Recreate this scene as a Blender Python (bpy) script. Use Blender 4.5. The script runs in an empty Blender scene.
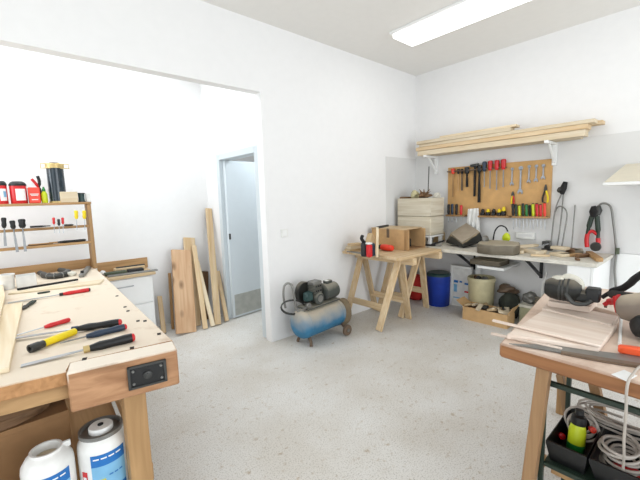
import bpy, bmesh, math, random
from mathutils import Vector as V, Matrix as Mx, Euler
rnd = random.Random(7)
SC = bpy.context.scene
COL = SC.collection
PI = math.pi
# ------------------------------------------------------------------ camera
FPX, YAW, PIT, ROL = 358.75, math.radians(48.582), math.radians(6.726), math.radians(-1.690)
EYE = V((0, 0, 1.45))
fw = V((math.cos(YAW)*math.cos(PIT), math.sin(YAW)*math.cos(PIT), -math.sin(PIT)))
r0 = V((math.sin(YAW), -math.cos(YAW), 0)); u0 = r0.cross(fw)
rt = math.cos(ROL)*r0 + math.sin(ROL)*u0
up = -math.sin(ROL)*r0 + math.cos(ROL)*u0
cd = bpy.data.cameras.new('camera'); cam = bpy.data.objects.new('camera', cd); COL.objects.link(cam)
cd.sensor_width = 36; cd.lens = 36*FPX/640; cd.clip_start = .02; cd.clip_end = 60
m = Mx((rt, up, -fw)).transposed().to_4x4(); m.translation = EYE
cam.matrix_world = m
SC.camera = cam

def P(x, y, X=None, Y=None, Z=None):
    """point of the room seen at a spot of the photograph, on the plane X, Y or Z = const"""
    d = rt*((x-320)/FPX) - up*((y-240)/FPX) + fw
    for i, v in enumerate((X, Y, Z)):
        if v is not None:
            return EYE + d*((v-EYE[i])/d[i])

# ------------------------------------------------------------------ materials
def srgb(h):
    if isinstance(h, str):
        c = [int(h[i:i+2], 16)/255 for i in (0, 2, 4)]
        return tuple(((v+.055)/1.055)**2.4 if v > .04045 else v/12.92 for v in c)
    return h
def mat(name, col, rough=.5, metal=0., var=.06, scale=14., bump=0., bscale=60., spec=.5, col2=None, emit=0., alpha=None, stretch=None):
    m = bpy.data.materials.new(name); m.use_nodes = True
    nt = m.node_tree; N = nt.nodes; L = nt.links
    b = N['Principled BSDF']
    b.inputs['Roughness'].default_value = rough; b.inputs['Metallic'].default_value = metal
    b.inputs['Specular IOR Level'].default_value = spec
    c = srgb(col); c2 = srgb(col2) if col2 else tuple(max(0, v*(1-3*var)) for v in c)
    tc = N.new('ShaderNodeTexCoord'); mp = N.new('ShaderNodeMapping')
    L.new(tc.outputs['Object'], mp.inputs['Vector'])
    if stretch: mp.inputs['Scale'].default_value = stretch
    nz = N.new('ShaderNodeTexNoise'); nz.inputs['Scale'].default_value = scale; nz.inputs['Detail'].default_value = 5
    L.new(mp.outputs[0], nz.inputs['Vector'])
    rp = N.new('ShaderNodeValToRGB'); rp.color_ramp.elements[0].position = .32; rp.color_ramp.elements[1].position = .68
    rp.color_ramp.elements[0].color = (*c2, 1); rp.color_ramp.elements[1].color = (*c, 1)
    L.new(nz.outputs['Fac'], rp.inputs[0]); L.new(rp.outputs[0], b.inputs['Base Color'])
    if bump:
        n2 = N.new('ShaderNodeTexNoise'); n2.inputs['Scale'].default_value = bscale; L.new(mp.outputs[0], n2.inputs['Vector'])
        bp = N.new('ShaderNodeBump'); bp.inputs['Strength'].default_value = bump; bp.inputs['Distance'].default_value = .004
        L.new(n2.outputs['Fac'], bp.inputs['Height']); L.new(bp.outputs[0], b.inputs['Normal'])
    if emit:
        b.inputs['Emission Color'].default_value = (*c, 1); b.inputs['Emission Strength'].default_value = emit
    return m
def wood(name, c1, c2, axis='x', rough=.6, knots=0., fine=28.):
    m = bpy.data.materials.new(name); m.use_nodes = True
    nt = m.node_tree; N = nt.nodes; L = nt.links; b = N['Principled BSDF']
    b.inputs['Roughness'].default_value = rough; b.inputs['Specular IOR Level'].default_value = .3
    tc = N.new('ShaderNodeTexCoord'); oi = N.new('ShaderNodeObjectInfo'); ad = N.new('ShaderNodeVectorMath')
    mu = N.new('ShaderNodeMath'); mu.operation = 'MULTIPLY'; mu.inputs[1].default_value = 37.
    L.new(oi.outputs['Random'], mu.inputs[0]); L.new(tc.outputs['Object'], ad.inputs[0]); L.new(mu.outputs[0], ad.inputs[1])
    mp = N.new('ShaderNodeMapping'); L.new(ad.outputs[0], mp.inputs['Vector'])
    k = {'x': (.07, 1, 1), 'y': (1, .07, 1), 'z': (1, 1, .07)}[axis]
    mp.inputs['Scale'].default_value = k
    nz = N.new('ShaderNodeTexNoise'); nz.inputs['Scale'].default_value = fine; nz.inputs['Detail'].default_value = 6; nz.inputs['Distortion'].default_value = .6
    L.new(mp.outputs[0], nz.inputs['Vector'])
    rp = N.new('ShaderNodeValToRGB'); rp.color_ramp.elements[0].position = .3; rp.color_ramp.elements[1].position = .7
    rp.color_ramp.elements[0].color = (*srgb(c2), 1); rp.color_ramp.elements[1].color = (*srgb(c1), 1)
    L.new(nz.outputs['Fac'], rp.inputs[0])
    hs = N.new('ShaderNodeHueSaturation'); mr = N.new('ShaderNodeMapRange')
    mr.inputs['To Min'].default_value = .86; mr.inputs['To Max'].default_value = 1.08
    L.new(oi.outputs['Random'], mr.inputs['Value']); L.new(mr.outputs[0], hs.inputs['Value'])
    L.new(rp.outputs[0], hs.inputs['Color']); out = hs.outputs[0]
    if knots:
        vo = N.new('ShaderNodeTexVoronoi'); vo.inputs['Scale'].default_value = knots
        m2 = N.new('ShaderNodeMapping'); m2.inputs['Scale'].default_value = tuple(.55 if v < .1 else 1 for v in k)
        L.new(ad.outputs[0], m2.inputs['Vector']); L.new(m2.outputs[0], vo.inputs['Vector'])
        r2 = N.new('ShaderNodeValToRGB'); r2.color_ramp.elements[0].position = .08; r2.color_ramp.elements[1].position = .26
        r2.color_ramp.elements[0].color = (1, 1, 1, 1); r2.color_ramp.elements[1].color = (0, 0, 0, 1)
        L.new(vo.outputs['Distance'], r2.inputs[0])
        mi = N.new('ShaderNodeMix'); mi.data_type = 'RGBA'; L.new(r2.outputs[0], mi.inputs[0]); L.new(out, mi.inputs[6])
        mi.inputs[7].default_value = (*[v*.45 for v in srgb(c2)], 1); out = mi.outputs[2]
    L.new(out, b.inputs['Base Color'])
    bp = N.new('ShaderNodeBump'); bp.inputs['Strength'].default_value = .15; bp.inputs['Distance'].default_value = .002
    L.new(nz.outputs['Fac'], bp.inputs['Height']); L.new(bp.outputs[0], b.inputs['Normal'])
    return m
def dusty(name, col, dust, lo=.1, hi=.75, rough=.6):
    """dust lying on the faces that look up"""
    m = mat(name, col, rough); nt = m.node_tree; N = nt.nodes; L = nt.links; b = N['Principled BSDF']
    src = b.inputs['Base Color'].links[0].from_socket
    g = N.new('ShaderNodeNewGeometry'); sx = N.new('ShaderNodeSeparateXYZ'); L.new(g.outputs['Normal'], sx.inputs[0])
    nz = N.new('ShaderNodeTexNoise'); nz.inputs['Scale'].default_value = 9; nz.inputs['Detail'].default_value = 6
    tc = N.new('ShaderNodeTexCoord'); L.new(tc.outputs['Object'], nz.inputs['Vector'])
    ad = N.new('ShaderNodeMath'); ad.operation = 'MULTIPLY_ADD'; ad.inputs[1].default_value = .9
    sb = N.new('ShaderNodeMath'); sb.operation = 'SUBTRACT'; sb.inputs[1].default_value = .5
    L.new(nz.outputs['Fac'], sb.inputs[0]); L.new(sb.outputs[0], ad.inputs[0]); L.new(sx.outputs['Z'], ad.inputs[2])
    mr = N.new('ShaderNodeMapRange'); mr.inputs['From Min'].default_value = lo; mr.inputs['From Max'].default_value = hi
    L.new(ad.outputs[0], mr.inputs['Value'])
    mi = N.new('ShaderNodeMix'); mi.data_type = 'RGBA'; L.new(mr.outputs[0], mi.inputs[0]); L.new(src, mi.inputs[6])
    mi.inputs[7].default_value = (*srgb(dust), 1); L.new(mi.outputs[2], b.inputs['Base Color'])
    return m
def dust_on(m, dust, lo=.4, hi=1.1):
    nt = m.node_tree; N = nt.nodes; L = nt.links; b = N['Principled BSDF']; src = b.inputs['Base Color'].links[0].from_socket
    g = N.new('ShaderNodeNewGeometry'); sx = N.new('ShaderNodeSeparateXYZ'); L.new(g.outputs['Normal'], sx.inputs[0])
    nz = N.new('ShaderNodeTexNoise'); nz.inputs['Scale'].default_value = 5; nz.inputs['Detail'].default_value = 8; nz.inputs['Roughness'].default_value = .65
    tc = N.new('ShaderNodeTexCoord'); L.new(tc.outputs['Object'], nz.inputs['Vector'])
    ad = N.new('ShaderNodeMath'); ad.operation = 'MULTIPLY'; L.new(nz.outputs['Fac'], ad.inputs[0]); L.new(sx.outputs['Z'], ad.inputs[1])
    mr = N.new('ShaderNodeMapRange'); mr.inputs['From Min'].default_value = lo; mr.inputs['From Max'].default_value = hi; L.new(ad.outputs[0], mr.inputs['Value'])
    mi = N.new('ShaderNodeMix'); mi.data_type = 'RGBA'; L.new(mr.outputs[0], mi.inputs[0]); L.new(src, mi.inputs[6])
    mi.inputs[7].default_value = (*srgb(dust), 1); L.new(mi.outputs[2], b.inputs['Base Color'])
    return m
def floor_mat():
    m = bpy.data.materials.new('speckled_concrete'); m.use_nodes = True
    nt = m.node_tree; N = nt.nodes; L = nt.links; b = N['Principled BSDF']
    b.inputs['Roughness'].default_value = .55; b.inputs['Specular IOR Level'].default_value = .35
    tc = N.new('ShaderNodeTexCoord')
    def noise(s, d=4):
        n = N.new('ShaderNodeTexNoise'); n.inputs['Scale'].default_value = s; n.inputs['Detail'].default_value = d; L.new(tc.outputs['Object'], n.inputs['Vector']); return n
    def ramp(src, a, bb, c1, c2):
        r = N.new('ShaderNodeValToRGB'); r.color_ramp.elements[0].position = a; r.color_ramp.elements[1].position = bb
        r.color_ramp.elements[0].color = (*c1, 1); r.color_ramp.elements[1].color = (*c2, 1); L.new(src, r.inputs[0]); return r
    base = ramp(noise(2.2, 8).outputs['Fac'], .34, .66, srgb('d0cbc3'), srgb('dcdad6'))
    sp = ramp(noise(130, 4).outputs['Fac'], .5, .7, (1, 1, 1), srgb('b4aea6'))
    sp2 = ramp(noise(24, 5).outputs['Fac'], .6, .74, (1, 1, 1), srgb('cdb99c'))
    def mul(a, c, f):
        x = N.new('ShaderNodeMix'); x.data_type = 'RGBA'; x.blend_type = 'MULTIPLY'; x.inputs[0].default_value = f
        L.new(a, x.inputs[6]); L.new(c, x.inputs[7]); return x.outputs[2]
    o = mul(base.outputs[0], sp.outputs[0], .75); o = mul(o, sp2.outputs[0], .7)
    L.new(o, b.inputs['Base Color'])
    return m
MAT = {}
def M(n): return MAT[n]
for n, *a in [
    ('white_wall', 'ecebea', .85), ('ceiling_paint', 'eceae6', .9), ('grey_paint', 'dcdbd9', .8), ('white_paint', 'f0f0ee', .45), ('door_paint', 'd3dade', .5),
    ('frame_grey', 'ccd4d8', .5), ('white_plastic', 'efeeea', .35), ('black_plastic', '0c0d0e', .45), ('black_rubber', '141516', .65), ('red_plastic', 'd01f24', .35),
    ('orange_red', 'e8402a', .4), ('yellow_plastic', 'f0d410', .4), ('lime_plastic', 'c6d420', .4), ('green_plastic', '1c7a34', .4), ('dark_green', '1f3024', .5),
    ('blue_plastic', '1440a8', .4), ('dark_blue', '22344a', .4), ('cardboard', '9c764f', .85), ('cardboard_light', 'c9a373', .85), ('cream_plastic', 'cdc39c', .5),
    ('cloth_white', 'e9e8e4', .95), ('paper', 'f4f4f2', .9), ('cable_grey', 'b5aca2', .5), ('leather_tan', 'c3a982', .8), ('soot', '181717', .8),
    ('stone_tan', 'cbbba0', .9), ('pink_dust', 'a39684', .75), ('label_blue', '1f6fb8', .4), ('label_sky', '7fb8dc', .4), ('label_yellow', 'd8d040', .4),
    ('rag_green', '59614f', .95), ('olive_tin', 'a9a88a', .5), ('orange_plastic', 'ee5a2c', .4), ('hole_dark', '241a12', .9), ('pegboard', 'cfa36a', .75), ('glass_dark', '1d2a33', .15),
    ('plaster', 'd8d4c6', .9), ('brown_metal', '6e5a48', .5), ('dark_teal', '23403f', .4)]:
    MAT[n] = mat(n, *a, var=.006 if n in ('white_wall','ceiling_paint','grey_paint','white_paint','door_paint','frame_grey') else .05)
MAT['steel'] = mat('steel', 'b9bcc0', .32, .9); MAT['dull_steel'] = mat('dull_steel', '8d8c88', .5, .7); MAT['dark_steel'] = mat('dark_steel', '4a4a48', .5, .6)
MAT['bright_steel'] = mat('bright_steel', '94979a', .4, .75); MAT['kick_steel'] = mat('kick_steel', 'b9bab4', .45, .5); MAT['brass'] = mat('brass', 'c9b078', .4, .6)
MAT['lamp'] = mat('lamp_diffuser', 'ffffff', .5, emit=1.7)
MAT['floor'] = floor_mat()
for ax in 'xyz':
    MAT['pine_'+ax] = wood('pine_'+ax, 'dcc6a4', 'c9a97e', ax); MAT['pale_'+ax] = wood('pale_pine_'+ax, 'e6d8bf', 'd8c3a0', ax)
    MAT['honey_'+ax] = wood('honey_'+ax, 'b99468', '9b7850', ax); MAT['knot_'+ax] = wood('knotty_'+ax, 'cfae8c', 'b98f6a', ax, knots=7)
    MAT['bench_'+ax] = wood('bench_beech_'+ax, 'e2d3c0', 'd2bba0', ax); MAT['brown_'+ax] = wood('aged_brown_'+ax, 'a9744c', '855536', ax)
    MAT['red_'+ax] = wood('reddish_board_'+ax, 'e4d5c8', 'd4bfae', ax); MAT['white_'+ax] = wood('whitewashed_'+ax, 'dcd5c4', 'c3b79e', ax)
    MAT['walnut_'+ax] = wood('dark_offcut_'+ax, '8a6a4c', '5e452f', ax)
MAT['leg_z'] = wood('dull_leg_z', 'a5835f', '876748', 'z'); MAT['bench_top'] = dust_on(wood('bench_worn', 'b98a5e', '946a42', 'y'), 'dfd0bc', .12, .42); MAT['table_top'] = dust_on(wood('table_worn', 'ad7a50', '845738', 'y'), 'd9c3b2', .06, .5)
MAT['tank'] = dusty('tank_blue_dusty', '37799f', 'b5aa98', -.25, .8); MAT['motor'] = dusty('motor_grey_dusty', '474b47', 'a09a8a', .25, 1.25)
MAT['machine'] = dusty('machine_dark_dusty', '1b1b17', '8a8172', .35, 1.3); MAT['slab'] = dusty('block_brown_dusty', '6d6454', 'a69c88', .3, .9)
MAT['case'] = dusty('case_black_dusty', '2a2a26', 'b09c7c', .5, .85); MAT['grinder'] = dusty('grinder_tan_dusty', '7f7266', 'b7a994', .2, .9)
MAT['bluebin'] = dusty('bin_blue', '1238a0', '3c5a70', .6, 1.2)

# ------------------------------------------------------------------ mesh builder
FR = {}
def fr(p, q, u=(0, 0, 1)):
    """frame at p, x axis towards q, z axis as near u as can be"""
    p, q = V(p), V(q); x = (q-p).normalized(); u = V(u); y = u.cross(x)
    if y.length < 1e-5: y = V((0, 1, 0)).cross(x)
    y.normalize(); z = x.cross(y)
    r = Mx((x, y, z)).transposed().to_4x4(); r.translation = p
    return r
AX = Mx.Rotation(PI/2, 4, 'Y')      # local z axis -> x
AY = Mx.Rotation(-PI/2, 4, 'X')     # local z axis -> y
def T(*p): return Mx.Translation(V(p))
def Rz(a): return Mx.Rotation(math.radians(a), 4, 'Z')
def Rx(a): return Mx.Rotation(math.radians(a), 4, 'X')
def Ry(a): return Mx.Rotation(math.radians(a), 4, 'Y')

class B:
    def __init__(s, frame=None, loc=False):
        """frame: the thing it belongs to or a place; loc: coordinates are already the thing's own"""
        s.bm = bmesh.new(); s.t = None
        if frame is None: f = Mx()
        elif isinstance(frame, bpy.types.Object): f = FR[frame.name]; s.t = frame
        elif isinstance(frame, Mx): f = frame
        else: f = T(*frame)
        s.f = f; s.inv = Mx() if loc else f.inverted()
    def _add(s, verts, faces, M=None):
        k = s.inv @ M if M is not None else s.inv
        vs = [s.bm.verts.new(k @ V(v)) for v in verts]
        out = []
        for f in faces:
            try: out.append(s.bm.faces.new([vs[i] for i in f]))
            except ValueError: pass
        return vs, out
    def _bev(s, vs, bev, seg=1):
        if bev <= 0: return
        es = {e for v in vs for e in v.link_edges}
        bmesh.ops.bevel(s.bm, geom=list(es), offset=bev, segments=seg, affect='EDGES', profile=.5, clamp_overlap=True)
    def box(s, c, size, M=None, bev=.003, seg=1, taper=1.):
        x, y, z = (v/2 for v in size); k = T(*c) if M is None else M @ T(*c)
        vv = [(sx*x*(taper if sz > 0 else 1), sy*y*(taper if sz > 0 else 1), sz*z) for sz in (-1, 1) for sy in (-1, 1) for sx in (-1, 1)]
        ff = [(0, 2, 3, 1), (4, 5, 7, 6), (0, 1, 5, 4), (2, 6, 7, 3), (0, 4, 6, 2), (1, 3, 7, 5)]
        vs, _ = s._add(vv, ff, k); s._bev(vs, min(bev, min(size)*.3), seg); return s
    def lohi(s, lo, hi, M=None, bev=.003):
        return s.box([(a+b)/2 for a, b in zip(lo, hi)], [abs(b-a) for a, b in zip(lo, hi)], M, bev)
    def bar(s, p, q, w, h, u=(0, 0, 1), bev=.002):
        L = (V(q)-V(p)).length
        return s.box((L/2, 0, 0), (L, w, h), fr(p, q, u), bev)
    def prism(s, pts, z0, z1, M=None, bev=0.):
        n = len(pts)
        a = sum(pts[i][0]*pts[(i+1) % n][1]-pts[(i+1) % n][0]*pts[i][1] for i in range(n))
        if a < 0: pts = pts[::-1]
        vv = [(*p, z0) for p in pts]+[(*p, z1) for p in pts]
        ff = [tuple(range(n))[::-1], tuple(range(n, 2*n))]+[(i, (i+1) % n, n+(i+1) % n, n+i) for i in range(n)]
        vs, _ = s._add(vv, ff, M); s._bev(vs, bev); return s
    def lathe(s, prof, M=None, n=24, a0=0., a1=2*PI):
        full = abs(a1-a0-2*PI) < 1e-6; cnt = n if full else n+1
        vv, ff = [], []
        for r, z in prof:
            for i in range(cnt):
                a = a0+(a1-a0)*i/n; vv.append((r*math.cos(a), r*math.sin(a), z))
        for j in range(len(prof)-1):
            for i in range(n):
                k = (i+1) % cnt
                ff.append((j*cnt+i, j*cnt+k, (j+1)*cnt+k, (j+1)*cnt+i))
        if full:
            if prof[0][0] > 1e-4: ff.append(tuple(range(cnt))[::-1])
            if prof[-1][0] > 1e-4: ff.append(tuple((len(prof)-1)*cnt+i for i in range(cnt)))
        s._add(vv, ff, M); 
        bmesh.ops.remove_doubles(s.bm, verts=s.bm.verts[:], dist=1e-5)
        return s
    def cyl(s, p, q, r, r1=None, n=16):
        L = (V(q)-V(p)).length
        return s.lathe([(r, 0), (r if r1 is None else r1, L)], fr(p, q) @ AX, n)
    def tube(s, pts, r, n=8, closed=False, M=None):
        pts = [V(p) for p in pts]; m = len(pts); vv, ff = [], []
        side = None
        for i, p in enumerate(pts):
            a = pts[i-1] if (i > 0 or closed) else p; b = pts[(i+1) % m] if (i < m-1 or closed) else p
            t = (b-a).normalized()
            if side is None:
                side = t.cross(V((0, 0, 1)) if abs(t.z) < .9 else V((1, 0, 0))).normalized()
            side = (side - t*side.dot(t)).normalized(); o = t.cross(side)
            rr = r[i] if isinstance(r, (list, tuple)) else r
            vv += [p+side*(rr*math.cos(2*PI*k/n))+o*(rr*math.sin(2*PI*k/n)) for k in range(n)]
        for i in range(m if closed else m-1):
            j = (i+1) % m
            ff += [(i*n+k, i*n+(k+1) % n, j*n+(k+1) % n, j*n+k) for k in range(n)]
        if not closed: ff += [tuple(range(n))[::-1], tuple((m-1)*n+k for k in range(n))]
        s._add(vv, ff, M); return s
    def blob(s, c, size, seed=0, amt=.15, sub=3, M=None, flat=None):
        g = bmesh.new(); bmesh.ops.create_icosphere(g, subdivisions=sub, radius=1.)
        g.verts.ensure_lookup_table(); q = random.Random(seed)
        ph = [[q.uniform(0, 6.28) for _ in range(3)]+[q.uniform(1.5, 4) for _ in range(3)] for _ in range(4)]
        vv = []
        for v in g.verts:
            d = sum(math.sin(v.co.x*k[3]+k[0])*math.sin(v.co.y*k[4]+k[1])*math.sin(v.co.z*k[5]+k[2]) for k in ph)/2
            w = v.co*(1+amt*d*2)
            z = w.z if flat is None else max(w.z, flat)
            vv.append((c[0]+w.x*size[0], c[1]+w.y*size[1], c[2]+z*size[2]))
        s._add(vv, [[v.index for v in f.verts] for f in g.faces], M); g.free(); return s
    def rough(s, amt, seed=0, cuts=0):
        if cuts: bmesh.ops.subdivide_edges(s.bm, edges=s.bm.edges[:], cuts=cuts, use_grid_fill=True)
        q = random.Random(seed)
        for v in s.bm.verts: v.co += V((q.uniform(-1, 1), q.uniform(-1, 1), q.uniform(-1, 1)))*amt
        return s
    def done(s, name, m, parent=None, label=None):
        me = bpy.data.meshes.new(name)
        bmesh.ops.recalc_face_normals(s.bm, faces=s.bm.faces[:])
        s.bm.to_mesh(me); s.bm.free()
        for p in me.polygons: p.use_smooth = True
        me.set_sharp_from_angle(angle=math.radians(38))
        for x in (m if isinstance(m, (list, tuple)) else [m]): me.materials.append(M(x) if isinstance(x, str) else x)
        o = bpy.data.objects.new(name, me); COL.objects.link(o)
        if parent is None and s.t is not None: parent = s.t
        if parent is not None: o.parent = parent
        else:
            o.matrix_world = s.f; FR[o.name] = s.f.copy()
        if label: o['label'] = label
        return o
def tag(o, label, cat, group=None, kind=None):
    o['label'] = label; o['category'] = cat
    if group: o['group'] = group
    if kind: o['kind'] = kind
    return o
def thing(name, label, cat, frame=(0, 0, 0), group=None):
    o = bpy.data.objects.new(name, None); COL.objects.link(o); o.empty_display_size = .05
    f = frame.copy() if isinstance(frame, Mx) else T(*frame)
    o.matrix_world = f; FR[o.name] = f
    return tag(o, label, cat, group)
def struct(o): o['kind'] = 'structure'; return o
def arcpts(c, r, a0, a1, n, ax1=(1, 0, 0), ax2=(0, 0, 1)):
    c, ax1, ax2 = V(c), V(ax1), V(ax2)
    return [c+ax1*(r*math.cos(math.radians(a0+(a1-a0)*i/n)))+ax2*(r*math.sin(math.radians(a0+(a1-a0)*i/n))) for i in range(n+1)]
def spline(pts, n=8):
    pts = [V(p) for p in pts]; out = []
    for i in range(len(pts)-1):
        a = pts[max(i-1, 0)]; b = pts[i]; c = pts[i+1]; d = pts[min(i+2, len(pts)-1)]
        for k in range(n):
            t = k/n
            out.append(.5*((2*b)+(c-a)*t+(2*a-5*b+4*c-d)*t*t+(3*b-a-3*c+d)*t**3))
    return out+[pts[-1]]

# ------------------------------------------------------------------ the setting
WA, WB, CZ, HD = 2.975, 4.48, 3.084, 2.452       # partition face, tool wall, ceiling, opening head
DW, RW, LX, FY = 1.97, 4.36, -2.6, -2.6          # door wall, rear wall, far sides behind the camera
def slab(name, lo, hi, m, bev=0): return struct(B().lohi(lo, hi, bev=bev).done(name, m))
slab('floor', (LX-.1, FY-.1, -.1), (4.6, 5.6, 0), 'floor')
slab('ceiling', (LX-.1, FY-.1, CZ), (4.6, 4.46, CZ+.1), 'ceiling_paint')
slab('wall_partition', (1.931, WA, 0), (WB, WA+.1, CZ), 'white_wall')
slab('wall_header', (LX, WA, HD), (1.931, WA+.1, CZ), 'white_wall')
slab('wall_tools', (WB, FY, 0), (WB+.12, 5.6, CZ), 'white_wall')
slab('wall_rear', (LX, RW, 0), (DW+.1, RW+.1, CZ), 'white_wall')
# door wall with its opening
DY0, DY1, DZ = 3.165, 3.965, 1.93
b = B(); b.lohi((DW, WA+.1, 0), (DW+.1, DY0, CZ), bev=0); b.lohi((DW, DY1, 0), (DW+.1, RW, CZ), bev=0); b.lohi((DW, DY0, DZ), (DW+.1, DY1, CZ), bev=0)
struct(b.done('wall_door', 'white_wall'))
d = thing('door_1', 'pale grey open door with a steel kick plate, in the rear recess', 'door', (DW, (DY0+DY1)/2, 0)); d['kind'] = 'structure'
b = B(d)
for y0, y1, z0, z1 in ((DY0-.055, DY0+.012, 0, DZ+.055), (DY1-.012, DY1+.055, 0, DZ+.055), (DY0+.012, DY1-.012, DZ-.012, DZ+.055)):
    b.lohi((DW-.018, y0, z0), (DW+.118, y1, z1), bev=.003)
b.done('door_frame', 'frame_grey')
dl = math.radians(6); lf = Mx.Translation((DW+.03, DY1-.035, 0)) @ Mx.Rotation(dl, 4, 'Z')
leaf = B(d).box((.40, 0, .965), (.80, .04, 1.90), lf, bev=.004).done('door_leaf', 'door_paint', d)
B(d).box((.40, -.0215, .17), (.74, .004, .26), lf, bev=.001).done('kick_plate', 'kick_steel', leaf)
h = B(d); h.box((.012, -.026, 1.02), (.022, .014, .07), lf); h.done('hinge', 'dark_steel', leaf)
# the store behind the door
slab('wall_store_far', (3.6, WA+.1, 0), (3.7, 5.5, 2.6), 'grey_paint'); slab('wall_store_rear', (DW+.1, 5.4, 0), (3.6, 5.5, 2.6), 'grey_paint')
slab('ceiling_store', (DW+.1, WA+.1, 2.6), (3.7, 5.5, 2.7), 'grey_paint')
# walls behind the camera with daylight windows
b = B(); b.lohi((LX-.1, FY-.1, 0), (LX, 4.46, .28), bev=0); b.lohi((LX-.1, FY-.1, 2.7), (LX, 4.46, CZ), bev=0)
b.lohi((LX-.1, FY-.1, .28), (LX, -1.8, 2.7), bev=0); b.lohi((LX-.1, 1.6, .28), (LX, 3.1, 2.7), bev=0); b.lohi((LX-.1, 4.3, .28), (LX, 4.46, 2.7), bev=0)
struct(b.done('wall_street', 'white_wall'))
b = B(); b.lohi((LX, FY-.1, 0), (WB, FY, .18), bev=0); b.lohi((LX, FY-.1, 2.8), (WB, FY, CZ), bev=0); b.lohi((LX, FY-.1, .18), (-1.8, FY, 2.8), bev=0); b.lohi((3.6, FY-.1, .18), (WB, FY, 2.8), bev=0)
struct(b.done('wall_front', 'white_wall'))
# grey dado paint either side of the corner, white boarding low on the tool wall
slab('trim_1', (3.80, WA-.006, 0), (WB, WA, 1.955), 'grey_paint')
slab('trim_2', (WB-.006, FY, .83), (WB, WA-.006, 1.978), 'grey_paint')
slab('trim_3', (WB-.016, FY, 0), (WB, .69, .826), 'white_paint', .002)

# ------------------------------------------------------------------ lights
def area(name, loc, rot, sx, sy, power, col):
    l = bpy.data.lights.new(name, 'AREA'); l.shape = 'RECTANGLE'; l.size = sx; l.size_y = sy; l.energy = power; l.color = col
    o = bpy.data.objects.new(name, l); COL.objects.link(o); o.location = loc; o.rotation_euler = rot; return o
area('daylight_recess_window', (LX-.02, 3.7, 1.8), (0, -PI/2, 0), 1.8, 1.2, 36, (.89, .95, 1))
area('daylight_street_window', (LX-.02, -.1, 1.5), (0, -PI/2, 0), 2.4, 3.4, 40, (.88, .95, 1))
area('daylight_front_window', (1.9, FY-.02, 1.35), (PI/2, 0, 0), 3.4, 2.3, 95, (.89, .95, 1))
area('recess_fill_light', (-.1, 3.75, CZ-.04), (0, 0, 0), 3.2, .5, 33, (.88, .95, 1))  # added fill that whitens the recess; no real fixture hangs here
area('store_fill_light', (2.8, 3.5, 2.55), (0, 0, 0), .5, .5, 14, (.85, .94, 1))  # invented light, put in only to brighten the open door leaf
w = bpy.data.worlds.new('sky'); SC.world = w; w.use_nodes = True
w.node_tree.nodes['Background'].inputs[0].default_value = (.9, .95, 1, 1); w.node_tree.nodes['Background'].inputs[1].default_value = 1.
t = thing('ceiling_light', 'long white fluorescent batten on the ceiling, switched on', 'ceiling light', (3.28, 1.6, CZ))
b = B(t); b.lohi((3.10, .80, CZ-.025), (3.49, 2.37, CZ), bev=.004); b.done('housing', 'white_paint')
B(t).lohi((3.13, .82, CZ-.06), (3.47, 2.35, CZ-.026), bev=.008).done('diffuser', 'lamp')
area('tube_light', (3.3, 1.585, CZ-.075), (0, 0, 0), .32, 1.5, 2.5, (1, .99, .97))
SC.view_settings.view_transform = 'Standard'; SC.view_settings.look = 'None'; SC.view_settings.gamma = 1
SC.view_settings.use_curve_mapping = False; SC.view_settings.exposure = .17

t = thing('light_switch', 'white light switch on the partition wall above the compressor', 'switch', (2.138, WA, 1.103))
B(t).box((2.138, WA-.006, 1.103), (.085, .012, .085), bev=.003).done('switch_plate', 'white_plastic'); B(t).box((2.138, WA-.014, 1.103), (.05, .006, .055), bev=.002).done('rocker', 'white_paint')

# ------------------------------------------------------------------ hand tool makers (local x runs along the tool)
def grip(L, r, flare=1.):
    return [(r*.55, 0), (r*.95, L*.05), (r, L*.2), (r*.86, L*.5), (r*.98, L*.75), (r*.72, L*.92), (r*.6, L)]
def driver(p, q, hl, hr, sr, hm, sm, label, cat='screwdriver', name='screwdriver', capm=None, flat=False, u=(0, 0, 1), group=None, blade_w=None, ferrule=None):
    """p handle end, q tip, hl handle length"""
    t = thing(name, label, cat, fr(p, q, u), group)
    L = (V(q)-V(p)).length
    h = B(t, 1).lathe(grip(hl, hr), AX, 14).done('handle', hm, t)
    if capm: B(t, 1).lathe([(hr*.3, -hr*.25), (hr*.75, -hr*.1), (hr*.9, hl*.04), (hr*.7, hl*.07)], AX, 14).done('end_cap', capm, h)
    if ferrule: B(t, 1).lathe([(hr*.75, hl*.97), (hr*.75, hl*1.1)], AX, 14).done('ferrule', ferrule, t)
    b = B(t, 1)
    if flat:
        w = blade_w or sr*3
        b.cyl((hl*.9, 0, 0), (hl+(L-hl)*.3, 0, 0), sr, sr*.9, 8)
        b.prism([(hl+(L-hl)*.22, -w*.32), (hl+(L-hl)*.5, -w*.42), (L*.985, -w/2), (L, -w/2), (L, w/2), (hl+(L-hl)*.5, w*.42), (hl+(L-hl)*.22, w*.32)], -sr*.45, sr*.45)
        b.done('blade', sm, t)
    else:
        b.cyl((hl*.9, 0, 0), (L-.012, 0, 0), sr, sr, 8); b.prism([(L-.014, -sr), (L, -sr*1.15), (L, sr*1.15), (L-.014, sr)], -sr*.5, sr*.5)
        b.done('shaft', sm, t)
    return t
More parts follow.
